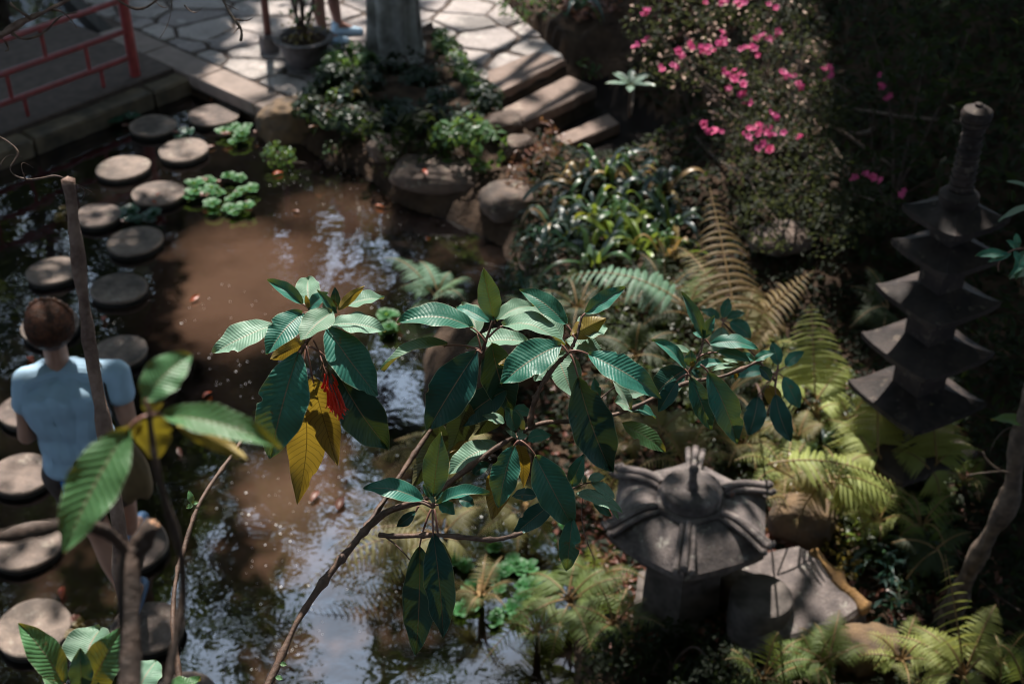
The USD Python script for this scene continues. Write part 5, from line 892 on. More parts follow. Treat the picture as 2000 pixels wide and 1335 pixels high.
MORE = [(1480, 690, 'lime', 'small lime fern under the dry brown frond'), (1415, 770, 'dark', 'dark fern in the hollow right of the sharp middle leaves'), (1560, 745, 'lime', 'lime fern left of the upright pointed frond'), (1660, 815, 'lime', 'lime fern in the gap left of the lowest pagoda roof'), (1765, 865, 'lime', 'lime fern directly below the lowest pagoda roof'), (1885, 935, 'green', 'green fern near the twigs of the leaning trunk'), (1715, 1015, 'lime', 'lime fern below the long drooping frond'), (1800, 1020, 'green', 'green fern right of the long drooping frond'),
 (1450, 870, 'olive', 'olive fern just behind the right back corner of the lantern roof'), (1535, 925, 'lime', 'lime fern touching the right corner of the lantern roof'), (1650, 955, 'lime', 'bright lime fern in the middle of the fern bed'), (1180, 965, 'olive', 'olive fern at the left back corner of the lantern roof'), (1215, 760, 'dark', 'dark fern hidden behind the big hanging leaf'), (1340, 905, 'olive', 'olive fern behind the lantern finial'), (1165, 1125, 'green', 'green fern left of the lantern foot'), (1050, 1235, 'green', 'green fern at the waterline below the floating rosettes'),
 (1200, 1215, 'green', 'green fern below the left corner of the lantern roof'), (1490, 1320, 'green', 'green fern at the bottom edge below the slab'), (1760, 1285, 'lime', 'lime fern at the bottom left of the leaning trunk'), (1955, 1290, 'green', 'green fern right of the leaning trunk base'), (1130, 600, 'dark', 'dark fern above the top middle leaves'), (1040, 610, 'blue', 'bluish fern behind the upright top leaf'), (1300, 570, 'dark', 'dark fern at the root of the arching frond'), (940, 1160, 'olive', 'low olive fern among the floating rosettes'), (1230, 860, 'olive', 'olive fern showing below the big hanging leaf'), (1590, 1300, 'green', 'green fern just under the orange stone edge'), (1560, 980, 'olive', 'olive fern beside the orange lichened rock')]
for i, (u, v, c, lab) in enumerate(MORE):
    r = np.random.default_rng(200 + i); n = int(r.integers(7, 10)); L = r.uniform(60, 115); fr = []
    for k in range(n):
        a = k * 2 * math.pi / n + r.normal(0, .2); l = L * r.uniform(.75, 1.2); fr.append(((u + 8 * math.cos(a), v + 4 * math.sin(a), .16), (u + l * math.cos(a), v + l * .72 * math.sin(a) - 10, .16 + .12 * (math.sin(a) < 0) + r.uniform(-.1, .1)), L * r.uniform(.6, .85), dict(arch=r.uniform(.12, .25), npair=13)))
    fern(lab, (u, v + 22), fr, 'fern_' + c)
# ------------------------------------------------------------------ leafy bushes
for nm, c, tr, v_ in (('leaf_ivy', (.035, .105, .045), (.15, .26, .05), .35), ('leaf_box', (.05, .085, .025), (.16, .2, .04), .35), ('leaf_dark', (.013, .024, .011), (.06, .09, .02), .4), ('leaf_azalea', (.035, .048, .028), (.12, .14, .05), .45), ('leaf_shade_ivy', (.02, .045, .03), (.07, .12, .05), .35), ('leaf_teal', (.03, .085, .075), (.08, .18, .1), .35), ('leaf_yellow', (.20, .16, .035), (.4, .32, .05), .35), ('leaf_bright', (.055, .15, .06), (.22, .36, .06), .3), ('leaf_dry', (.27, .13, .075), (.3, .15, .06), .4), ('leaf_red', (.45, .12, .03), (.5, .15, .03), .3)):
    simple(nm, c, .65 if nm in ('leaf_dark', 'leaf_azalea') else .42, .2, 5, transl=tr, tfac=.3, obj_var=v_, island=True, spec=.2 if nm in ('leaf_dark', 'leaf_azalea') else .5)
def leaves(pos, nrm, size, r, asp=.55, fold=.25, mb=None):
    """Many small pointed leaves: four triangles each, folded along the middle."""
    n = len(pos); nrm = unit(nrm); a = unit(np.cross(nrm, unit(r.normal(size=(n, 3))))); b = np.cross(nrm, a); s = np.broadcast_to(size, (n,))[:, None] * r.uniform(.65, 1.3, (n, 1))
    V = np.stack([pos - a * s * .5, pos - a * s * .05 + b * s * asp * .5 + nrm * s * fold * .4, pos + a * s * .5 - nrm * s * .08, pos - a * s * .05 - b * s * asp * .5 + nrm * s * fold * .4, pos + a * s * .08], 1)
    F = np.array([[0, 4, 1], [1, 4, 2], [0, 3, 4], [3, 2, 4]]); i = np.arange(n)[:, None, None] * 5
    (mb or MB()).add(V.reshape(-1, 3), (F[None] + i).reshape(-1, 3)) if mb else None
    return V.reshape(-1, 3), (F[None] + i).reshape(-1, 3)
def blobleaves(blobs, dens, size, seed, upb=.5, asp=.55, gap=.42):
    r = np.random.default_rng(seed); PP, NN = [], []
    for c, rad in blobs:
        c = np.asarray(c); rad = np.asarray(rad) * np.ones(3); n = int(dens * (rad[0] * rad[1] + rad[0] * rad[2] + rad[1] * rad[2]))
        d = unit(r.normal(size=(n, 3))); k = r.uniform(.55, 1.08, (n, 1)); p = c + d * rad * k
        keep = meshkit.fbm(p * 5.5 + seed, 2, seed) > gap; PP.append(p[keep]); NN.append((d + [0, 0, upb] + r.normal(0, .45, (n, 3)))[keep])
    p, nv = np.vstack(PP), np.vstack(NN); return leaves(p, nv, size, r, asp)
def bush(name, lab, cat, blobs, m, dens=900, size=.04, seed=1, stems=5, group=None, upb=.5, asp=.55, gap=.42, stem_m='bark_dark'):
    th = thing(name, lab, cat, group=group)
    v, f = blobleaves(blobs, dens, size, seed, upb, asp, gap); keep = v.reshape(-1, 5, 3)[:, :, 2].min(1) > -.02
    obj('foliage', (v, f), m, th, smooth=False, kind='stuff')
    r = np.random.default_rng(seed); base = np.mean([b[0] for b in blobs], 0); g = np.array([base[0], base[1], max(zg(base[0], base[1]), -.05) - .03])
    for i in range(min(stems, 8)):
        c, rad = blobs[i % len(blobs)]; e = np.asarray(c) + r.normal(0, .3, 3) * np.asarray(rad) * np.ones(3); s0 = g + [r.normal(0, .05), r.normal(0, .05), 0]
        obj('stem', MB().tube(spline([s0, (s0 + e) / 2 + r.normal(0, .05, 3), e], 10), np.linspace(.010, .004, 10), 6), stem_m, th, smooth=True)
    return th
def blobpx(l, k=1.0):
    """(u, v, height above ground, radius in px [, flat]) to metres."""
    out = []
    for q in l:
        p = above(*q[:3]); d = (p - EYE) @ FW; rr = q[3] * d / FPX * k; out.append((p, np.array([rr, rr, rr * (q[4] if len(q) > 4 else .8)])))
    return out
def blobtz(l, z):
    out = []
    for u, v, h, rp in l:
        p = G(u, v, z + max(h, -.08)); d = (p - EYE) @ FW; rr = rp * d / FPX; out.append((p, np.array([rr, rr, rr * .8])))
    return out
bush('ivy', 'trailing ivy with sunlit tips between the flower pot and the statue', 'ivy', blobtz([(668, 108, .1, 36), (700, 110, .15, 34), (660, 140, .0, 34), (690, 150, .05, 40), (650, 165, -.1, 30), (680, 190, -.2, 38), (720, 150, .05, 38)], TZ), 'leaf_ivy', 2600, .045, 3)
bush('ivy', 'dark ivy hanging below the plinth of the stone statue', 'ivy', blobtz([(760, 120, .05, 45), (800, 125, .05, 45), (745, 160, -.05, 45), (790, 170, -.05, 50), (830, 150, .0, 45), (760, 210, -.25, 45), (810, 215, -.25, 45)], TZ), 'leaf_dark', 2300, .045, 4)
bush('ivy', 'sunlit ivy between the stone statue and the upper step', 'ivy', blobtz([(868, 85, .12, 22), (880, 110, .08, 28), (895, 135, .0, 34), (915, 160, -.05, 36), (930, 190, -.1, 34), (900, 185, -.1, 36), (870, 160, -.05, 36), (940, 215, -.25, 28)], TZ), 'leaf_ivy', 2600, .042, 6)
bush('low_bush', 'bright green leafy bush left of the lower step above the boulders', 'bush', blobpx([(880, 262, .2, 40), (915, 262, .25, 44), (950, 275, .25, 40), (930, 300, .15, 42), (890, 290, .15, 34), (965, 300, .12, 30)]), 'leaf_bright', 2200, .075, 7, asp=.5)
bush('low_bush', 'small dark green bush between shore stone and the large flat boulder', 'bush', blobpx([(765, 320, .1, 32), (750, 335, .06, 24)]), 'leaf_box', 5200, .028, 8)
bush('low_bush', 'small leafy plant on the ochre shore rock', 'bush', blobpx([(538, 300, .1, 28), (560, 306, .08, 22)]), 'leaf_bright', 3000, .04, 9)
bush('low_bush', 'little green plant right of the ochre shore rock', 'bush', blobpx([(650, 290, .12, 20), (640, 300, .1, 14)]), 'leaf_bright', 3000, .04, 10)
bush('shade_bush', 'dark broad leaved undergrowth in shade below the ivy and above the shore stones', 'bush', blobpx([(640, 215, .3, 55), (700, 240, .25, 60), (760, 255, .25, 60), (820, 250, .25, 55), (600, 225, .2, 45), (690, 275, .12, 40), (850, 300, .15, 40)]), 'leaf_dark', 900, .10, 11, asp=.35)
bush('dry_bush', 'brown dry leaved plant beside the lowest step', 'bush', blobpx([(1040, 310, .15, 40), (1080, 275, .25, 34), (1010, 345, .1, 30), (1060, 250, .3, 24)]), 'leaf_dry', 1900, .05, 12, asp=.3)
bush('clipped_shrub', 'dark fine leaved shrub at the bottom right of the lantern foot', 'shrub', blobpx([(1230, 1270, .2, 70), (1310, 1280, .2, 75), (1390, 1290, .2, 70), (1270, 1330, .2, 80), (1360, 1330, .25, 80), (1440, 1320, .2, 60), (1190, 1310, .15, 60), (1310, 1230, .12, 45)]), 'leaf_dark', 5200, .03, 13)
bush('yellow_shrub', 'yellow green small leaved plant right of the lantern roof', 'shrub', blobpx([(1540, 945, .2, 36), (1560, 985, .15, 38), (1600, 1010, .12, 40), (1540, 905, .25, 28), (1640, 1060, .1, 36), (1660, 1110, .1, 30), (1600, 960, .15, 30)]), 'leaf_yellow', 2600, .035, 14)
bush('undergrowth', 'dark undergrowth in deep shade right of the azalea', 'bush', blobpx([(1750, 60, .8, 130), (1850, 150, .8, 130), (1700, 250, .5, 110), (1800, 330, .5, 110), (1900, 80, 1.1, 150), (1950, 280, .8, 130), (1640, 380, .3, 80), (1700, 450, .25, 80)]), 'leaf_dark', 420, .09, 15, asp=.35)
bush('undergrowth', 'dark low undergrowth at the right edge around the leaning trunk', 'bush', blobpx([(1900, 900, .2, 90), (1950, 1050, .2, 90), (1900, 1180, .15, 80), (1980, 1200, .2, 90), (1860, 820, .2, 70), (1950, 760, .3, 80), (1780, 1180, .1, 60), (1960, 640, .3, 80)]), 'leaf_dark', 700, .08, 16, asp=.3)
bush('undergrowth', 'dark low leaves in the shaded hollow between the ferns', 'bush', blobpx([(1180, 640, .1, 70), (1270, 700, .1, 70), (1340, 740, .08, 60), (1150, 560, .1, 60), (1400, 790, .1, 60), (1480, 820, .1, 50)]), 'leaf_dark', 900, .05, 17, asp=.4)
bush('undergrowth', 'teal tinted low leaves right of the orange stone edge', 'bush', blobpx([(1700, 1120, .1, 45), (1740, 1160, .1, 45), (1720, 1200, .08, 36), (1770, 1100, .1, 50)]), 'leaf_teal', 1500, .06, 18, asp=.3)
bush('low_bush', 'small green plants on the far shore beside the arching fern', 'bush', blobpx([(1040, 480, .15, 45), (1020, 540, .12, 40), (1060, 560, .12, 40), (1080, 450, .2, 36)]), 'leaf_teal', 1700, .06, 19, asp=.32)
bush('undergrowth', 'yellowish ground plants below the middle leaf clusters', 'bush', blobpx([(920, 860, .08, 45), (960, 820, .1, 40), (880, 820, .06, 36), (1010, 870, .06, 36)]), 'leaf_yellow', 1400, .04, 20)
bush('undergrowth', 'green leafy plants along the upper path edge', 'bush', blobtz([(1010, 10, .1, 40), (1050, 20, .1, 50), (1090, 45, .05, 45), (1120, 75, -.05, 36), (1150, 130, -.2, 30)], TZ), 'leaf_ivy', 900, .07, 21, asp=.3)

bedp = Polygon([(640, 110), (715, 95), (850, 75), (900, 120), (955, 190), (960, 240), (880, 250), (760, 262), (650, 240), (590, 215), (560, 205), (610, 190)]); r4 = np.random.default_rng(51); bl1, bl2 = [], []
while len(bl1) < 84:
    u, v = r4.uniform(550, 965), r4.uniform(75, 262)
    if bedp.contains(Point(u, v)): bl1.append((u, v, r4.uniform(.02, .22), 30))
bush('ivy', 'mass of dark ivy covering the mound in front of the statue', 'ivy', blobtz(bl1, TZ), 'leaf_shade_ivy', 3800, .06, 52)
for k in range(17): t = k / 16; bl2.append((860 + 95 * t + r4.normal(0, 6), 75 + 135 * t + r4.normal(0, 6), .18, 19))
bush('ivy', 'band of sunlit ivy leaves along the edge of the paving beside the steps', 'ivy', blobtz(bl2, TZ), 'leaf_bright', 6500, .045, 53)
bl3 = [(648 + r4.uniform(0, 75), 92 + r4.uniform(0, 40), .25, 18) for k in range(9)] + [(650 + r4.uniform(0, 40), 150 + r4.uniform(0, 50), .2, 16) for k in range(5)]
bush('ivy', 'bright sunlit ivy sprays at the right side of the flower pot', 'ivy', blobtz(bl3, TZ), 'leaf_bright', 6500, .05, 54)
# ------------------------------------------------------------------ azalea
simple('petal', (.62, .075, .24), .55, .25, 30, transl=(.75, .12, .32), tfac=.35, obj_var=.18)
simple('petal_pale', (.66, .45, .36), .6, .2, 30, transl=(.6, .42, .35), tfac=.3)
azl = [(1280, 40, 8.75, 70), (1350, 60, 8.7, 80), (1440, 30, 8.7, 80), (1520, 40, 8.75, 70), (1300, 110, 8.55, 70), (1390, 120, 8.5, 80), (1470, 120, 8.5, 80), (1560, 130, 8.5, 70), (1440, 190, 8.35, 70), (1520, 210, 8.3, 80), (1590, 240, 8.3, 70), (1480, 280, 8.1, 75), (1560, 310, 8.05, 80), (1480, 350, 7.9, 70), (1560, 380, 7.8, 80), (1640, 350, 8.0, 80), (1500, 430, 7.6, 70), (1600, 440, 7.6, 80), (1690, 400, 7.8, 70), (1640, 200, 8.4, 70)]
ab = [(P(u, v, d), np.array([1, 1, .85]) * r * d / FPX) for u, v, d, r in azl]
az_t = thing('azalea', 'large azalea bush with bright pink flowers, upper right', 'azalea bush')
v, f = blobleaves(ab, 3300, .036, 31, .4, .5, .45); obj('foliage', (v, f), 'leaf_azalea', az_t, smooth=False, kind='stuff')
v, f = blobleaves([b for b in ab[:10]], 420, .032, 32, .8, .6, .5); obj('pale_shoots', (v, f), 'petal_pale', az_t, smooth=False, kind='stuff')
r5 = np.random.default_rng(41)
for i in range(26):
    c, rad = ab[i % len(ab)]; e = c + r5.normal(0, .6, 3) * rad; s0 = np.array([2.0 + r5.normal(0, .35), 8.3 + r5.normal(0, .4), .3]); s0[2] = zg(*s0[:2])
    obj('stem', MB().tube(spline([s0, (s0 + e) / 2 + r5.normal(0, .12, 3), e], 14), np.linspace(.013, .004, 14), 6, True, .3), 'bark', az_t, smooth=True)
fl = [(1265, 20), (1262, 28), (1240, 90), (1266, 75), (1295, 135), (1322, 130), (1325, 96), (1330, 104), (1400, 85), (1380, 95), (1394, 98), (1410, 70), (1412, 78), (1370, 92), (1460, 92), (1470, 95), (1476, 99), (1482, 70), (1440, 145), (1430, 150), (1436, 156), (1425, 172), (1446, 185), (1465, 202), (1560, 170), (1562, 164), (1515, 15), (1455, 5), (1440, 2), (1465, 250), (1482, 260), (1462, 266), (1490, 282), (1502, 290), (1480, 243), (1515, 226), (1560, 266), (1720, 165), (1735, 190), (1610, 135), (1620, 150), (1520, 60), (1500, 75), (1350, 90), (1345, 85), (1408, 8), (1418, 2), (1380, 2), (1390, 260), (1375, 245), (1400, 255), (1500, 250), (1512, 262), (1490, 345), (1488, 310), (1590, 375), (1580, 368), (1690, 340), (1705, 345), (1720, 350), (1760, 380), (1670, 345), (1640, 370), (1600, 410), (1570, 325), (1530, 140), (1545, 150), (1450, 160), (1420, 140), (1448, 142)]
for i, (u, v) in enumerate([q for q in fl if q[1] < 292 or q[0] > 1650]):
    d = 8.62 - .0029 * v + .0 * u; best = min(azl, key=lambda q: (q[0] - u) ** 2 + (q[1] - v) ** 2); d = best[2] - best[3] * best[2] / FPX * .95
    for j in range(3):
        c = P(u + r5.normal(0, 6) * (j > 0), v + r5.normal(0, 5) * (j > 0), d + r5.normal(0, .03)); nrm = unit(unit(EYE - c) * .5 + [0, 0, .6] + r5.normal(0, .35, 3)); a = unit(np.cross(nrm, [1, .2, .1])); b = np.cross(nrm, a); mb = MB(); R_ = .020 * r5.uniform(.8, 1.25)
        for k in range(5):
            q = k * 2 * math.pi / 5 + i; dr = a * math.cos(q) + b * math.sin(q); sd = np.cross(nrm, dr)
            mb.add([c - nrm * R_ * .5, c + dr * R_ * .55 + sd * R_ * .42 + nrm * R_ * .1, c + dr * R_ * 1.05 + sd * R_ * .2 + nrm * R_ * .12, c + dr * R_ * 1.05 - sd * R_ * .2 + nrm * R_ * .12, c + dr * R_ * .55 - sd * R_ * .42 + nrm * R_ * .1, c + dr * R_ * .6], [[0, 1, 5], [1, 2, 5], [2, 3, 5], [3, 4, 5], [4, 0, 5]])
        obj('flower', mb, 'petal', az_t, smooth=False)

# ------------------------------------------------------------------ strap leaved plants
for nm, c, tr in (('strap_green', (.04, .09, .035), (.24, .32, .04)), ('strap_blue', (.04, .065, .068), (.12, .2, .12)), ('strap_dry', (.26, .18, .08), (.36, .22, .06)), ('strap_lime', (.16, .22, .04), (.42, .45, .05))):
    simple(nm, c, .36, .3, 12, transl=tr, tfac=.28, obj_var=.2, spec=.5)
def strap(parent, root, az, L, w, rise, droop, m, seed):
    k = 14; s = np.linspace(0, 1, k); dr = np.array([math.cos(az), math.sin(az), 0]); r = np.random.default_rng(seed)
    c = root + dr * (L * (s * (1 - .15 * s)) * math.cos(rise))[:, None] + np.array([0, 0, 1.0]) * (L * (s * math.sin(rise) - droop * s ** 2.4))[:, None]
    tn = unit(np.gradient(c, axis=0)); sd = unit(np.cross(tn, [0, 0, 1.0])); nn = np.cross(sd, tn); prof = np.clip(np.minimum((s + .15) * 3, 1) * (1 - s ** 4), 0, 1) * w / 2; prof[-1] = .001
    tw = r.normal(0, .5) * s; sd = sd * np.cos(tw)[:, None] + nn * np.sin(tw)[:, None]
    v = np.stack([c - sd * prof[:, None] + nn * (prof * .35)[:, None], c, c + sd * prof[:, None] + nn * (prof * .35)[:, None]], 1).reshape(-1, 3); i, j = np.meshgrid(np.arange(k - 1), np.arange(2), indexing='ij')
    obj('leaf', (v, np.stack([i * 3 + j, i * 3 + j + 1, (i + 1) * 3 + j + 1, (i + 1) * 3 + j], -1).reshape(-1, 4)), m, parent, smooth=True)
def strap_plant(lab, u, v, n, L, w, mats, seed, rise=(.55, 1.25), droop=.75, lift=.0, group=None):
    th = thing('strap_leaf_plant', lab, 'plant', group=group); R0 = onground(u, v); R0[2] = max(R0[2], 0) + lift; r = np.random.default_rng(seed)
    for i in range(n):
        strap(th, R0 + np.r_[r.normal(0, .02, 2), 0], i * 2.4 + r.normal(0, .25), L * r.uniform(.7, 1.15), w * r.uniform(.8, 1.2), r.uniform(*rise), droop * r.uniform(.7, 1.3), mats[int(r.integers(len(mats)))], seed * 50 + i)
    return th
sg_, sb_, sd_, sl_ = 'strap_green', 'strap_blue', 'strap_dry', 'strap_lime'
spl = [(1130, 350, [sb_, sb_, sd_], 'strap leaved plant nearest the lowest step, with bluish leaves'), (1180, 330, [sb_, sg_], 'strap leaved plant just below the lowest step slab'), (1240, 345, [sb_, sg_, sd_], 'strap leaved plant with shiny white bent leaf tips, upper right of its bed'), (1290, 360, [sb_, sd_], 'strap leaved plant at the right end of its bed with a yellow drooping leaf'), (1160, 400, [sb_, sg_], 'bluish strap leaved plant at the left middle of its bed'), (1215, 400, [sg_, sg_, sl_], 'green strap leaved plant in the middle of its bed'), (1265, 410, [sg_, sb_], 'glossy strap leaved plant right of the middle of its bed'), (1310, 430, [sb_, sg_], 'strap leaved plant close to the golden brown fern'), (1200, 455, [sg_, sl_, sl_], 'yellow green strap leaved plant above the arching fern'), (1255, 465, [sl_, sg_], 'lime strap leaved plant beside the base of the brown fern'), (1120, 450, [sb_, sb_], 'dark bluish strap leaved plant right of the round boulder'), (1080, 420, [sb_, sd_], 'sparse strap leaved plant behind the round boulder'), (1160, 500, [sb_, sg_], 'strap leaved plant directly behind the arching blue green fern'), (1300, 490, [sg_, sd_], 'strap leaved plant with brown leaves left of the brown fern base')]
for i, (u, v, ms, lab) in enumerate(spl): strap_plant(lab, u, v + 25, 15, .56, .044, ms, 60 + i)
strap_plant('small shiny strap leaved plant at the shore left of the arching fern', 1070, 500, 12, .26, .028, [sb_], 80)
strap_plant('strap leaved plant with pale leaves below the lime ferns', 1700, 1075, 14, .34, .03, [sg_, sl_, sb_], 81)
strap_plant('dark strap leaved plant in shade below the lime ferns, farther right', 1790, 1090, 14, .34, .03, [sg_, sb_], 82)
strap_plant('strap leaved plant behind the lantern with upright pale leaves', 1610, 890, 12, .3, .028, [sl_, sg_, sb_], 83)
strap_plant('green strap leaved plant under the ivy in shade, with one orange leaf', 690, 215, 9, .38, .045, [sg_, sb_, sd_], 84, lift=.1)
strap_plant('narrow green plant right of the upper path with long leaves', 1130, 50, 12, .55, .05, [sg_, sb_], 85, lift=.15)
strap_plant('plant with long green blades between the path and the azalea', 1180, 90, 10, .5, .05, [sg_], 86, lift=.1)
rz = thing('rosette_shrub', 'pale green rosette of nine broad leaves right of the steps', 'shrub'); rc = G(1232, 165, .5)
for i in range(10):
    q = i * 2 * math.pi / 10 + .2; dr = np.array([math.cos(q), math.sin(q), .12 if i % 2 else .4]); b = rc + unit(dr) * .02; t = rc + unit(dr) * (.21 if i % 2 else .17)
    vv, ff, uv = leaf_mesh(b, t, .065, np.array([0, 0, 1.0]), bend=.06, cup=.1, rows=16, cols=7, amp=.2); obj('leaf', (vv, ff), simple('rosette_leaf', (.17, .25, .19), .35, .2, 10, transl=(.3, .4, .2), tfac=.2) and 'rosette_leaf', rz, smooth=True)
obj('stem', MB().tube(spline([onground(1236, 215), rc - [0, 0, .2], rc], 10), .012, 7), 'bark', rz, smooth=True)

# ------------------------------------------------------------------ plant in the pot
pp = thing('potted_plant', 'sparse plant with pale spotted leaves growing in the stone flower pot', 'plant')
r6 = np.random.default_rng(5); pb = pc + [0, 0, .245]
for i in range(5):
    e = pb + [r6.normal(0, .09), r6.normal(0, .08), r6.uniform(.35, .7)]; obj('stem', MB().tube(spline([pb + np.r_[r6.normal(0, .03, 2), 0], (pb + e) / 2 + r6.normal(0, .03, 3), e], 10), np.linspace(.02, .008, 10), 8), 'bark_dark', pp, smooth=True)
v, f = leaves(pb + np.c_[r6.normal(0, .085, (90, 2)), r6.uniform(0, .14, 90)], r6.normal(0, .5, (90, 3)) + [0, 0, 1], .05, r6); obj('foliage', (v, f), 'leaf_yellow', pp, smooth=False, kind='stuff')
v, f = leaves(pb + np.c_[r6.normal(0, .10, (60, 2)), r6.uniform(.15, .7, 60)], r6.normal(0, .6, (60, 3)) + [0, 0, 1], .07, r6); obj('upper_leaves', (v, f), 'leaf_bright', pp, smooth=False, kind='stuff')

# ------------------------------------------------------------------ floating plants
simple('float_leaf', (.045, .19, .075), .5, .25, 20, transl=(.25, .42, .06), tfac=.25, obj_var=.3, island=True, spec=.3)
simple('float_leaf_dark', (.03, .12, .085), .35, .25, 20, transl=(.12, .26, .12), tfac=.25, obj_var=.25, island=True, spec=.7)
def rosette(c, R_, r, n=8):
    mb = MB(); k0 = r.uniform(0, 6)
    for ring, (m_, rr, tilt) in enumerate(((n, 1.0, .25), (max(n - 3, 3), .6, .7))):
        for i in range(m_):
            q = k0 + i * 2 * math.pi / m_ + r.normal(0, .15) + ring * .4; dr = np.array([math.cos(q), math.sin(q), 0]); sd = np.array([-dr[1], dr[0], 0]); u_ = np.array([0, 0, 1.0]); L = R_ * rr * r.uniform(.8, 1.15); tl = tilt * r.uniform(.6, 1.4)
            ax = dr * math.cos(tl) + u_ * math.sin(tl); nn = u_ * math.cos(tl) - dr * math.sin(tl); wv_ = [(.15, .08, 0), (.5, .30, .03), (.8, .36, .05), (.98, .22, .0)]
            V = [c + dr * .004]; 
            for x, w_, h in wv_: V += [c + ax * L * x - sd * L * w_ + nn * L * (.10 + h), c + ax * L * x + nn * L * h, c + ax * L * x + sd * L * w_ + nn * L * (.10 + h)]
            F = [[0, 2, 1], [0, 3, 2]] 
            for j in range(3):
                b = 1 + 3 * j; F += [[b, b + 1, b + 4], [b, b + 4, b + 3], [b + 1, b + 2, b + 5], [b + 1, b + 5, b + 4]]
            mb.add(np.array(V), np.array(F))
    return mb
def clump(lab, u, v, wpx, hpx, n, R_, m, seed):
    th = thing('water_plant', lab, 'water plant'); r = np.random.default_rng(seed)
    for i in range(n):
        a, k = r.uniform(0, 6.28), math.sqrt(r.uniform(0, 1)); p = G(u + math.cos(a) * k * wpx / 2, v + math.sin(a) * k * hpx / 2, .02); p[2] = .012 + r.uniform(0, .05)
        obj('rosette', rosette(p, R_ * r.uniform(.7, 1.2) * (.6 if i % 6 == 5 else 1), r, 5 if i % 6 == 5 else 8), 'leaf_dry' if i % 6 == 5 else m, th, smooth=True)
clump('largest floating clump of bright green leaves, in the middle of the far pond', 438, 386, 128, 76, 34, .062, 'float_leaf', 1)
clump('bright green floating clump below the terrace kerb', 468, 264, 74, 42, 15, .06, 'float_leaf', 2)
clump('dark green floating clump left of the farthest stepping stones', 248, 232, 66, 28, 12, .06, 'float_leaf_dark', 3)
clump('teal floating leaves in shade beyond a stepping stone in the left rows', 275, 428, 80, 26, 11, .06, 'float_leaf_dark', 4)
clump('few green leaves behind the shaded stepping stone near the kerb', 352, 265, 50, 14, 6, .05, 'float_leaf_dark', 5)
clump('yellowish sprig of water leaves beside the tip of the bare pole', 124, 428, 26, 50, 6, .04, 'leaf_yellow', 6)
clump('green leaves in the water at the foot of the shore fern', 768, 640, 50, 40, 9, .06, 'float_leaf', 7)
clump('floating leaves at the mossy edge of a pale stepping stone', 148, 1238, 22, 50, 7, .04, 'leaf_yellow', 8)
r7 = np.random.default_rng(9); lo_ = Polygon([(880, 1090), (960, 1060), (1040, 1110), (1050, 1190), (980, 1230), (900, 1200)])
i = 0
while i < 24:
    u, v = r7.uniform(880, 1060), r7.uniform(1060, 1235)
    if not lo_.contains(Point(u, v)): continue
    th = thing('water_lettuce', 'small bright green floating rosette among glints of water left of the lantern', 'water plant', group='floating rosettes left of the lantern'); p = G(u, v, .015); obj('rosette', rosette(p, .05 * r7.uniform(.75, 1.25), r7), 'float_leaf', th, smooth=True); i += 1
for k in range(10):
    u, v = r7.uniform(1030, 1200), r7.uniform(1020, 1120); th = thing('water_lettuce', 'tiny green rosette on the damp bank beside the lantern', 'plant', group='tiny rosettes on the bank'); p = onground(u, v, .02); obj('rosette', rosette(p, .035, r7), 'float_leaf', th, smooth=True)
# ------------------------------------------------------------------ fallen leaves
def dropped(lab, p, L, m, r, cat='fallen leaf'):
    a = r.uniform(0, 6.28); d = np.array([math.cos(a), math.sin(a), r.uniform(-.1, .25)]); vv, ff, uv = leaf_mesh(p - d * L / 2, p + d * L / 2, L * .42, np.array([r.normal(0, .2), r.normal(0, .2), 1.0]), bend=.12, cup=.3, rows=14, cols=7, amp=.4, twist=r.normal(0, .8))
    obj('fallen_leaf', (vv + [0, 0, max(0, p[2] + .004 - vv[:, 2].min())], ff), m, None, smooth=True, uv=uv, label=lab, cat=cat)
r8 = np.random.default_rng(15)
for u, v, z_, L, lab in [(405, 775, .0, .085, 'curled orange leaf with white glints floating right of the woman'), (381, 585, .0, .075, 'narrow orange leaf floating on brown water near the flowering stem'), (203, 626, .0, .075, 'orange leaf floating right of the woman\'s head behind the pole'), (60, 704, .0, .09, 'orange leaf floating left of the woman\'s neck'), (352, 885, .0, .07, 'reddish leaf floating beside bright reflections below the yellow leaf'), (122, 1160, .0, .09, 'bright orange leaf floating at the top edge of a pale stepping stone'), (412, 288, .0, .07, 'tan leaf at the right edge of a far stepping stone'), (310, 382, PADZ, .06, 'small orange leaf on the shaded stone, upper of two'), (302, 396, PADZ, .05, 'small orange leaf on the shaded stone, lower of two'), (414, 197, .0, .08, 'orange leaf behind the farthest stepping stone'), (542, 340, .0, .08, 'orange leaf floating below the ochre shore rock'), (742, 405, .0, .08, 'orange leaf floating in front of the large flat boulder'), (578, 414, .0, .06, 'tan leaf floating right of the largest clump of water plants'), (615, 972, .0, .09, 'tan leaf on the water below the hanging yellow leaf'), (665, 985, .0, .10, 'pale brown leaf floating among bright reflections'), (830, 338, .26, .08, 'orange leaf lying on the large flat boulder'), (612, 250, .28, .07, 'tan leaf lying on the ochre shore rock')]:
    dropped(lab, G(u, v, z_ + .008), L, 'leaf_red' if 'orange' in lab else 'leaf_dry', r8)
p = Y(1430, 957, lc[1] - .02); p = G(1430, 965, LZ + .085); dropped('reddish fallen leaf lying on the right side of the lantern roof', p, .05, 'leaf_dry', r8)
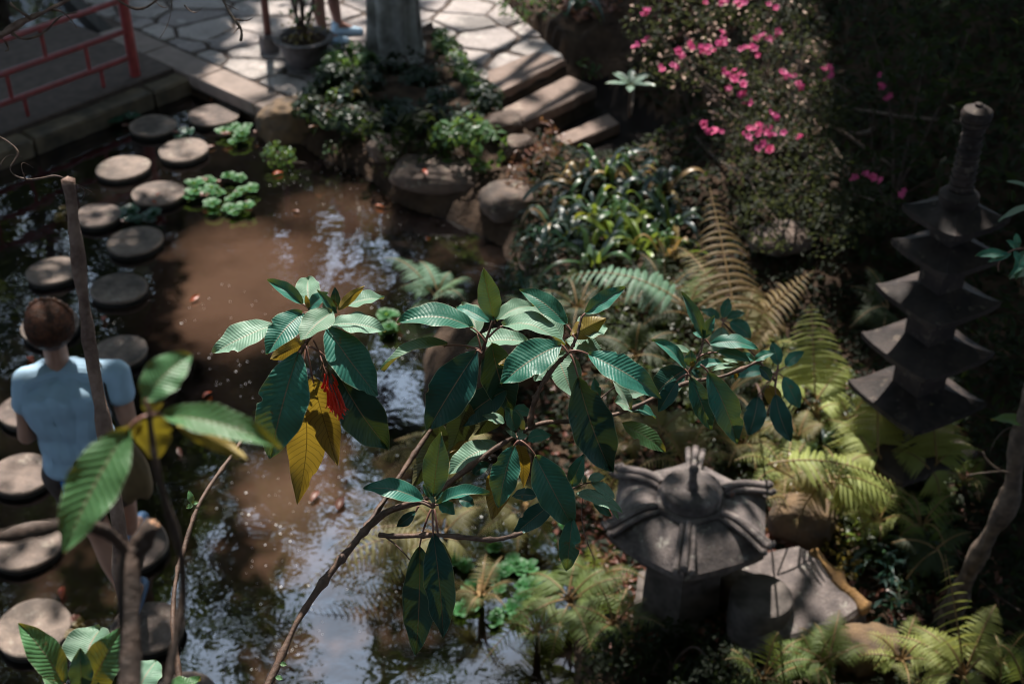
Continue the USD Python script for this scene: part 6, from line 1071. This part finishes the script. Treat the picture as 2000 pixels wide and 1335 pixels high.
def litter(name, lab, poly, n, size, m, seed, lift=.012):
    r = np.random.default_rng(seed); w = Polygon([tuple(onground(u, v)[:2]) for u, v in poly]); b = w.bounds; q = r.uniform([b[0], b[1]], [b[2], b[3]], (n * 3, 2)); q = q[shapely.contains_xy(w, q[:, 0], q[:, 1])][:n]; hz = height(q[:, 0], q[:, 1]); ok = hz > -.01; q, hz = q[ok], hz[ok]
    v, f = leaves(np.c_[q, hz + lift + r.uniform(0, .03, len(q))], r.normal(0, .38, (len(q), 3)) + [0, 0, 1], size, r, .6, .35); return obj(name, (v, f), m, None, smooth=False, label=lab, cat='leaf litter', kind='stuff')
litter('leaf_litter', 'reddish brown dry leaves on the ground around the lantern', [(1130, 990), (1290, 960), (1560, 1060), (1560, 1200), (1400, 1240), (1260, 1260), (1150, 1200), (1090, 1080)], 2600, .055, 'leaf_dry', 3)
litter('leaf_litter', 'dry leaves scattered on the right bank between ferns', [(1000, 560), (1300, 560), (1900, 800), (1990, 1330), (1200, 1330), (950, 800)], 2600, .05, 'leaf_dry', 4)
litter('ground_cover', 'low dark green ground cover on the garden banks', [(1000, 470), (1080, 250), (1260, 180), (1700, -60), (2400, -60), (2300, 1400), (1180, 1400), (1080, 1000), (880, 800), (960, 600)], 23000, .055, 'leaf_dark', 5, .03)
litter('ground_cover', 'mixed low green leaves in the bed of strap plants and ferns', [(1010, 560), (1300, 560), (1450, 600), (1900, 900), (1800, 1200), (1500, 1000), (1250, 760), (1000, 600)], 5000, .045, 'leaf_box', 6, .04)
litter('leaf_litter', 'dry tan leaves along the upper edge of the path and azalea foot', [(985, -20), (1120, 90), (1250, 90), (1420, 0), (1500, -80), (1000, -80)], 1500, .07, 'leaf_dry', 7, .03)

# ------------------------------------------------------------------ right edge: leaning trunk, twigs and leaves
lt = thing('leaning_trunk', 'smooth brown tree trunk leaning along the right edge', 'tree trunk')
tb = onground(1832, 1228); tb[2] -= .05
dT = (tb - EYE) @ FW
tp = [tb, P(1868, 1170, dT - .12), P(1908, 1088, dT - .35), P(1950, 1015, dT - .55), P(1974, 965, dT - .65), P(1984, 900, dT - .75), P(1996, 830, dT - .85), P(2030, 700, dT - 1.0), P(2080, 520, dT - 1.2)]
c = spline(tp, 60); obj('trunk', MB().tube(c, np.linspace(.048, .026, 60), 16, True, .35), 'bark', lt, smooth=True)
obj('twig', MB().tube(spline([P(1984, 925, dT - .72), P(1955, 918, dT - .75), P(1930, 900, dT - .76), P(1920, 882, dT - .76)], 14), np.linspace(.006, .0035, 14), 7, True, .4), 'bark', lt, smooth=True)
obj('twig', MB().tube(spline([P(1962, 920, dT - .75), P(1930, 922, dT - .77), P(1890, 927, dT - .78)], 12), np.linspace(.004, .0025, 12), 7, True, .4), 'bark', lt, smooth=True)
obj('twig', MB().tube(spline([P(1996, 838, dT - .85), P(1965, 838, dT - .86), P(1945, 858, dT - .86), P(1934, 880, dT - .86)], 14), np.linspace(.003, .0018, 14), 6, True, .3), 'bark', lt, smooth=True)
leaf(lt, (2008, 828), (1936, 820), 22, dT - .85, 0, .8, 'near_leaf', rows=24, cols=9)
rt = thing('leafy_twig', 'leafy twig entering from the right edge in front of the pagoda', 'twig')
q = P(1990, 480, 4.2); stem_w(rt, [P(2060, 560, 4.3), (2020, 500, 4.25), (1990, 485, 4.2), (1960, 500, 4.2), (1950, 530, 4.2)], .004, .0015, n=24, m='petiole')
for b, t, w_ in (((1965, 497), (1905, 500), 18), ((1975, 495), (1930, 512), 14), ((1990, 485), (1985, 455), 14), ((1985, 486), (1965, 470), 12), ((2000, 490), (1985, 545), 20), ((1980, 490), (1995, 520), 12), ((2020, 505), (1970, 540), 14), ((2010, 500), (2030, 470), 20)): leaf(rt, b, t, w_, 4.2, 0, .5, 'fuchsia_leaf', rows=20, cols=7)
rb = thing('blade_leaf_plant', 'long pale blade leaves entering from the right edge across the pagoda roof', 'plant')
for (b, t, w_) in (((2060, 402), (1950, 432), 15), ((2050, 392), (1965, 354), 8), ((2060, 528), (1972, 542), 12)): leaf(rb, b, t, w_, 4.4, .2, .8, 'rosette_leaf', rows=20, cols=7, q=.5, amp=.1)
obj('stem', MB().tube([P(2062, 380, 4.4), P(2066, 560, 4.4), P(2090, 900, 4.3), [2.0, 2.9, zg(2.0, 2.9)]], .012, 7), 'bark', rb, smooth=True)
# a shrub of the same kind as the one in front, farther back on the right
fd = thing('flowering_shrub', 'blurred teal leaved shrub just right of the sharp leaf tips', 'shrub')
stem_w(fd, [onground(1470, 760), P(1490, 800, 4.6), P(1505, 790, 3.7), P(1515, 745, 3.5), P(1520, 715, 3.45)], .006, .003, n=24)
for (b, t, w_, a_, kw) in (((1520, 712), (1508, 668), 26, .3, {}), ((1535, 715), (1570, 688), 24, .5, {}), ((1505, 728), (1425, 738), 22, .7, {}), ((1530, 735), (1560, 795), 34, .3, {}), ((1480, 775), (1462, 848), 44, .2, dict(m='fuchsia_leaf_shaded')), ((1515, 770), (1545, 860), 40, .1, dict(m='fuchsia_leaf_shaded')), ((1500, 755), (1520, 800), 32, .2, dict(under=True)), ((1412, 620), (1422, 582), 22, .3, {}), ((1405, 622), (1370, 606), 18, .6, {}), ((1420, 622), (1455, 612), 18, .6, {}), ((1410, 640), (1400, 690), 40, .7, dict(m='fuchsia_leaf_lit')), ((1425, 630), (1465, 660), 30, .5, {})):
    leaf(fd, b, t, w_, 3.45, .1, a_, kw.pop('m', 'fuchsia_leaf'), rows=28, cols=9, stalk=(1516, 730) if b[1] > 650 else (1412, 628), **kw)
stem_w(fd, [P(1515, 745, 3.5), P(1470, 690, 3.5), P(1412, 630, 3.45)], .004, .002, n=18)

# ------------------------------------------------------------------ bare twigs, upper left
bt = thing('bare_branch', 'grey bare branch with thin twigs crossing the red railing', 'branch')
def twigs(parent, main, subs, d, r0, m='lichen_bark'):
    stem_w(parent, [(u, v, d) for u, v in main], r0, r0 * .5, n=40, m=m, knots=.6)
    for s in subs: stem_w(parent, [(u, v, d + .03 * math.sin(u)) for u, v in s], r0 * .42, r0 * .16, n=20, m='twig', name='twig', sides=6, knots=.8)
twigs(bt, [(-60, 105), (0, 70), (40, 45), (90, 22), (140, -5), (200, -50)], [[(20, 58), (60, 75), (90, 60), (110, 40), (150, 25)], [(60, 36), (35, 20), (20, 5)], [(90, 22), (130, 30), (150, 55)], [(0, 70), (15, 90), (10, 100)]], 3.6, .010)
bt2 = thing('bare_branch', 'thin pale forked twig hanging from the top edge above the paving', 'branch')
twigs(bt2, [(420, -60), (438, 5), (455, 35), (468, 52), (470, 80)], [[(455, 36), (482, 40), (498, 30)], [(468, 52), (456, 66)], [(440, 8), (465, 20)]], 3.2, .006, 'bark')
bt3 = thing('bare_branch', 'fine dark twigs at the left edge behind the pole tip', 'branch')
twigs(bt3, [(-40, 230), (0, 268), (35, 302), (20, 330), (50, 350), (95, 345), (128, 350)], [[(50, 350), (42, 322), (65, 328)], [(128, 350), (160, 365), (180, 375)], [(150, 360), (165, 380), (158, 392)], [(0, 325), (20, 303), (45, 308)]], 2.6, .0028, 'twig')
bt4 = thing('bare_branch', 'fine bare twigs along the top edge above the railing and paving', 'branch')
twigs(bt4, [(200, -20), (230, 0), (270, 18), (300, 5), (330, -20)], [[(305, 5), (320, 15), (335, 0)], [(335, -10), (330, 40), (312, 75)], [(360, 10), (372, 22), (395, 15)]], 3.3, .004, 'twig')
# ------------------------------------------------------------------ bubbles
r9 = np.random.default_rng(21); mb = MB(); ico = trimesh.creation.icosphere(1); n = 0
mat('bubble', {'p': ('principled_bsdf', {'base_color': (.80, .80, .80), 'roughness': .6, 'specular_ior_level': .2})}, [], 'p.BSDF')
while n < 420:
    u, v = r9.uniform(330, 1120), r9.uniform(330, 1335); p = G(u, v, 0)
    if height(np.array([p[0]]), np.array([p[1]]))[0] > -.03 or meshkit.noise(np.array([[u / 160, v / 160, 0]]), 2)[0] < .42: continue
    rr = r9.choice([.002, .003, .0045, .006], p=[.5, .3, .15, .05]); mb.add(ico.vertices * [rr, rr, rr * .7] + p + [0, 0, rr * .2], ico.faces); n += 1
obj('water_bubbles', mb, 'bubble', None, smooth=True, label='small white bubbles and specks floating on the pond', cat='bubbles', kind='stuff')
# ------------------------------------------------------------------ unseen trees round the garden, crowns shaped to set shade, dapples and reflections
simple('canopy_leaf', (.045, .075, .022), .5, .3, .6, transl=(.16, .22, .04), tfac=.3, obj_var=.3, island=True)
LIT = [  # (polygon in the photograph, level in metres, share of the foliage that stays)
    ([(395, 150), (440, 100), (490, 55), (528, 40), (528, 210)], TZ, .0), ([(635, -40), (722, -40), (722, 60), (730, 120), (640, 110)], TZ, .06), ([(828, -60), (1000, -60), (1120, 100), (1000, 180), (945, 195), (850, 90)], TZ, .0), ([(940, 140), (1110, 95), (1230, 240), (1090, 300)], .45, .0),
    ([(1220, -60), (1560, -60), (1600, 160), (1540, 260), (1430, 210), (1220, 150)], 1.3, .25), ([(1440, 220), (1560, 220), (1530, 310), (1450, 290)], 1.0, .5), ([(1780, 80), (1860, 90), (1840, 210), (1760, 180)], 1.2, .55),
    ([(1040, 255), (1390, 290), (1380, 540), (1040, 440)], .5, .4), ([(1080, 490), (1340, 480), (1370, 340), (1480, 400), (1600, 510), (1670, 720), (1600, 800), (1420, 640), (1330, 620)], .55, .0), ([(1480, 700), (1700, 730), (1910, 780), (1960, 1030), (1720, 1160), (1500, 1060), (1450, 860)], .45, .0),
    ([(1120, 780), (1360, 770), (1570, 880), (1570, 1100), (1350, 1210), (1120, 1080)], .85, .08), ([(1430, 1060), (1580, 1050), (1700, 1190), (1560, 1260), (1520, 1120)], .5, .25), ([(1180, 1050), (1480, 1130), (1460, 1230), (1280, 1250), (1180, 1150)], .3, .35),
    ([(1780, 1050), (1980, 1050), (1990, 1360), (1680, 1360), (1680, 1220)], .5, .05), ([(1850, 1000), (2010, 800), (2010, 1000), (1860, 1220)], 1.2, .4), ([(560, 1000), (880, 880), (1140, 880), (1200, 1240), (930, 1320), (880, 1230)], .1, .12), ([(730, 490), (940, 490), (940, 640), (740, 660)], .15, .05),
    ([(390, 400), (600, 340), (760, 420), (780, 560), (660, 760), (680, 1100), (540, 1140), (440, 900), (350, 640)], -.1, .0), ([(520, 1100), (860, 1160), (900, 1335), (540, 1335)], -.1, .25),
    ([(360, 190), (470, 190), (530, 300), (530, 440), (370, 440)], .05, .08), ([(185, 295), (300, 290), (300, 355), (185, 355)], .1, .05), ([(150, 390), (235, 390), (230, 450), (150, 450)], .1, .3), ([(-60, 750), (115, 750), (120, 990), (130, 1300), (-60, 1300)], .1, .05),
    ([(640, 75), (730, 75), (720, 190), (650, 170)], .55, .25), ([(860, 60), (960, 150), (980, 330), (860, 310), (880, 180)], .4, .1), ([(500, 245), (730, 270), (730, 345), (500, 320)], .2, .4), ([(770, 330), (1050, 340), (1050, 450), (800, 420)], .2, .35), ([(1190, 120), (1290, 120), (1290, 210), (1190, 210)], .75, .0),
    ([(0, 60), (215, -5), (245, 110), (0, 210)], .6, .75), ([(1600, 460), (1680, 460), (1680, 520), (1600, 520)], .3, .3),
    ([(20, 560), (260, 560), (260, 780), (20, 800)], 1.5, .15),
]
LIT.append(([(1060, 470), (1390, 470), (1410, 640), (1060, 620)], .8, .0))
LITP = [(Polygon(p), z_, k) for p, z_, k in LIT]
FORE = [([(400, 520), (780, 520), (780, 760), (560, 1000), (400, 900)], 2.12, .0), ([(740, 540), (1240, 540), (1260, 700), (1240, 860), (1100, 1120), (700, 1010), (760, 760)], 2.18, .0), ([(1240, 560), (1540, 560), (1540, 880), (1240, 880)], 2.25, .75), ([(100, 660), (560, 660), (560, 900), (100, 1080)], .96, .0), ([(100, 660), (560, 660), (560, 900), (100, 1080)], 1.05, .0), ([(30, 1200), (430, 1200), (430, 1335), (30, 1335)], 1.62, .1)]
def canopy_keep(Q, r):  # drops crown clumps that would shade the sunlit regions
    keep = np.ones(len(Q), bool)
    for pg_, z_, k in LITP:
        t = (Q[:, 2] - z_) / SUN[2]; hit = Q - SUN * t[:, None]; uv, d = pix(hit)
        m = shapely.contains_xy(pg_.buffer(30), uv[:, 0], uv[:, 1]) & (d > 1); keep &= ~(m & (r.random(len(Q)) >= k))
    for p_, dep, k in FORE:                                   # rays to the leaves in front
        bx = Polygon(p_).bounds; lo_ok = np.zeros(len(Q), bool)
        for u in np.arange(bx[0], bx[2] + 1, 70):
            for v in np.arange(bx[1], bx[3] + 1, 70):
                if Polygon(p_).buffer(10).contains(Point(u, v)): w_ = Q - P(u, v, dep); lo_ok |= np.linalg.norm(w_ - SUN * (w_ @ SUN)[:, None], axis=1) < .30
        keep &= ~(lo_ok & (r.random(len(Q)) >= k))
    return keep
SKY = [([(300, 840), (600, 880), (700, 1335), (330, 1335)], .475), ([(590, 820), (860, 620), (860, 1000), (620, 1100)], .50), ([(735, 560), (860, 560), (850, 880), (740, 840)], .42), ([(360, 420), (540, 420), (540, 500), (380, 510)], .47), ([(560, 340), (800, 360), (860, 560), (600, 560)], .49), ([(600, 1080), (1000, 1080), (1100, 1335), (560, 1335)], .645), ([(900, 480), (1000, 480), (980, 560), (900, 560)], .5)]
SKYP = [(Polygon(p), t_) for p, t_ in SKY]
def mirror_keep(Q):  # opens crown gaps so bright sky shows in the water
    uv, d = pix(Q * [1, 1, -1]); keep = np.ones(len(Q), bool); f = meshkit.fbm(np.c_[uv / 34.0, 0 * d], 3, 6)
    for pg_, thr in SKYP: keep &= ~(shapely.contains_xy(pg_, uv[:, 0], uv[:, 1]) & (f > thr) & (d > 1))
    return keep
def crown_mesh(Q, R_, n, size, r):
    k = len(Q); pos = (Q[:, None] + r.normal(0, .5, (k, n, 3)) * R_).reshape(-1, 3); return leaves(pos, r.normal(0, .7, (len(pos), 3)) + [0, 0, .8], size, r, .6)
def tree(lab, base, crown_pts, R_, n, size, r, hh, trunk_r=.16, limbs=7):
    th = thing('tree', lab, 'tree', group=None); g = np.array([base[0], base[1], zg(*base) - .1]); top = np.array([base[0], base[1], hh])
    obj('trunk', MB().tube(spline([g, (g + top) / 2 + r.normal(0, .15, 3), top], 20), np.linspace(trunk_r, trunk_r * .5, 20), 10, True, .3), 'bark_dark', th, smooth=True)
    idx = r.choice(len(crown_pts), min(limbs, len(crown_pts)), replace=False)
    for q in crown_pts[idx]:
        s0 = g + (top - g) * r.uniform(.6, .98); obj('limb', MB().tube(spline([s0, (s0 + q) / 2 + [0, 0, .3], q], 12), np.linspace(trunk_r * .45, .02, 12), 7, True, .3), 'bark_dark', th, smooth=True)
    v, f = crown_mesh(crown_pts, R_, n, size, r); obj('crown', (v, f), 'canopy_leaf', th, smooth=False, kind='stuff')
rc_ = np.random.default_rng(77)
# the near canopy: unseen clumps placed and cut to shape sun and shade
Q = rc_.uniform([-9, 2.2, 5.4], [9, 17.5, 8.6], (26000, 3)); Q[:, 2] += .25 * np.clip(Q[:, 1] - 8, 0, 9)
DARK = [([(-60, -60), (380, -60), (430, 20), (400, 120), (330, 130), (0, 260), (-60, 280)], .3, 2600), ([(-60, 280), (200, 190), (350, 200), (350, 290), (180, 300), (150, 400), (60, 560), (-60, 720)], .0, 900), ([(210, 350), (310, 450), (280, 640), (170, 720), (150, 480)], .0, 450), ([(1640, -60), (2060, -60), (2060, 420), (1740, 470), (1650, 260)], .8, 1500), ([(1740, 420), (2000, 420), (1960, 860), (1660, 780), (1720, 560)], 1.2, 2200), ([(560, 190), (860, 150), (940, 220), (880, 330), (600, 250)], .1, 500), ([(1200, 230), (1420, 240), (1400, 330)], .6, 150), ([(720, -60), (830, -60), (830, 120), (720, 120)], .8, 250), ([(1180, 600), (1330, 640), (1330, 800), (1200, 800)], .2, 200), ([(1850, 880), (2060, 900), (2060, 1340), (1960, 1340)], .3, 500), ([(1200, 1230), (1480, 1260), (1480, 1340), (1180, 1340)], .3, 250), ([(1280, 170), (1420, 230), (1380, 320), (1250, 240)], .6, 200)]
for p_, z_, n_ in DARK:  # extra clumps added up the sun ray to shade these regions
    pg_ = Polygon(p_); b_ = pg_.bounds; w_ = rc_.uniform([b_[0], b_[1]], [b_[2], b_[3]], (n_ * 2, 2)); w_ = w_[shapely.contains_xy(pg_, w_[:, 0], w_[:, 1])][:n_]
    Q = np.vstack([Q, [G(u, v, z_) + SUN * ((rc_.uniform(5.6, 7.6) - z_) / SUN[2]) for u, v in w_]])
Q = Q[canopy_keep(Q, rc_)]; Q = Q[mirror_keep(Q)]
trunks = [((6.2, 7.5), 'unseen broad tree beyond the right edge, crown shaped to shade the pagoda'), ((5.0, 13.5), 'unseen tree behind the azalea, beyond the top edge, crown shaped to shade it'), ((-6.8, 8.5), 'unseen tree beyond the left edge, crown shaped to shade the stepping stones'), ((-4.6, 15.0), 'unseen tree behind the bridge, beyond the top edge, crown shaped for shade'), ((.6, 16.2), 'unseen tree behind the paved terrace, beyond the top edge, crown shaped for shade'), ((5.0, 2.2), 'unseen tree right of the camera, crown shaped to shade the lower right bank'), ((-5.8, 3.0), 'unseen tree left of the camera at the near end of the pond, crown shaped for shade')]
own = np.argmin([np.hypot(Q[:, 0] - t[0][0], Q[:, 1] - t[0][1]) for t in trunks], 0)
for i, (b, lab) in enumerate(trunks): tree(lab, b, Q[own == i], .17, 6, .152, rc_, 6.0 if i != 4 else 8.0)
# tall trees farther off: back crowns gapped for reflections, ring added to cut skylight
def tall(lab, x, y, w, hh, n, ls=.42):
    q = unit(rc_.normal(size=(n, 3))) * rc_.uniform(.45, 1.0, (n, 1)) * [w, w * .8, hh * .42] + [x, y, hh * .56]
    if y > 15: q = q[mirror_keep(q)]
    q = q[canopy_keep(q, rc_)]
    tree(lab, (x, y), q, .55, 10, ls, rc_, hh * .8, .3)
for x, y, w, hh, lab in [(-17, 22, 5.5, 19, 'leftmost of the tall trees far behind the bridge'), (-10, 25, 5.5, 21, 'second of the tall trees far behind the bridge, from the left'), (-4, 23, 5, 20, 'tall tree far behind the bridge and paving, reflected in the pond'), (1.5, 25, 5.5, 21, 'tall tree far behind the statue, reflected in the pond'), (7.5, 23, 5.5, 20, 'tall tree far behind the azalea, reflected in the pond'), (14, 21, 5.5, 19, 'rightmost of the tall trees far behind the garden')]: tall(lab, x, y, w, hh, 1150)
for x, y, w, hh, lab in [(17, 12, 6, 15, 'added unseen tall tree far to the right of the garden, farther one, cutting skylight'), (16, 3, 6, 15, 'added unseen tall tree far to the right of the garden, nearer one, cutting skylight'), (-17, 12, 6, 15, 'added unseen tall tree far to the left of the pond, farther one, cutting skylight'), (-16, 3, 6, 15, 'added unseen tall tree far to the left of the pond, nearer one, cutting skylight'), (11, -9, 6, 14, 'added unseen tall tree behind the camera, right hand side, cutting skylight'), (-11, -9, 6, 14, 'added unseen tall tree behind the camera, left hand side, cutting skylight'), (0, -13, 6, 12, 'added unseen tall tree straight behind the camera, cutting skylight')]: tall(lab, x, y, w, hh, 800, .8)  # ring of unseen trees added to block low skylight

# unseen trees added close behind the viewpoint to block sky fill
for x, y, lab in ((-5.2, -2.2, 'added unseen tree close behind the viewpoint on the left, blocking sky fill'), (4.6, -2.6, 'added unseen tree close behind the viewpoint on the right, blocking sky fill'), (.2, -6.5, 'added unseen tree behind the viewpoint in the middle, blocking sky fill')):
    q = rc_.uniform([-6, -5, 6.2], [6, 4.2, 10.5], (900, 3)) + [x, y, 0]; q = q[(q[:, 1] < 1.4)]; tree(lab, (x, y), q, .5, 10, .42, rc_, 7.5, .2)
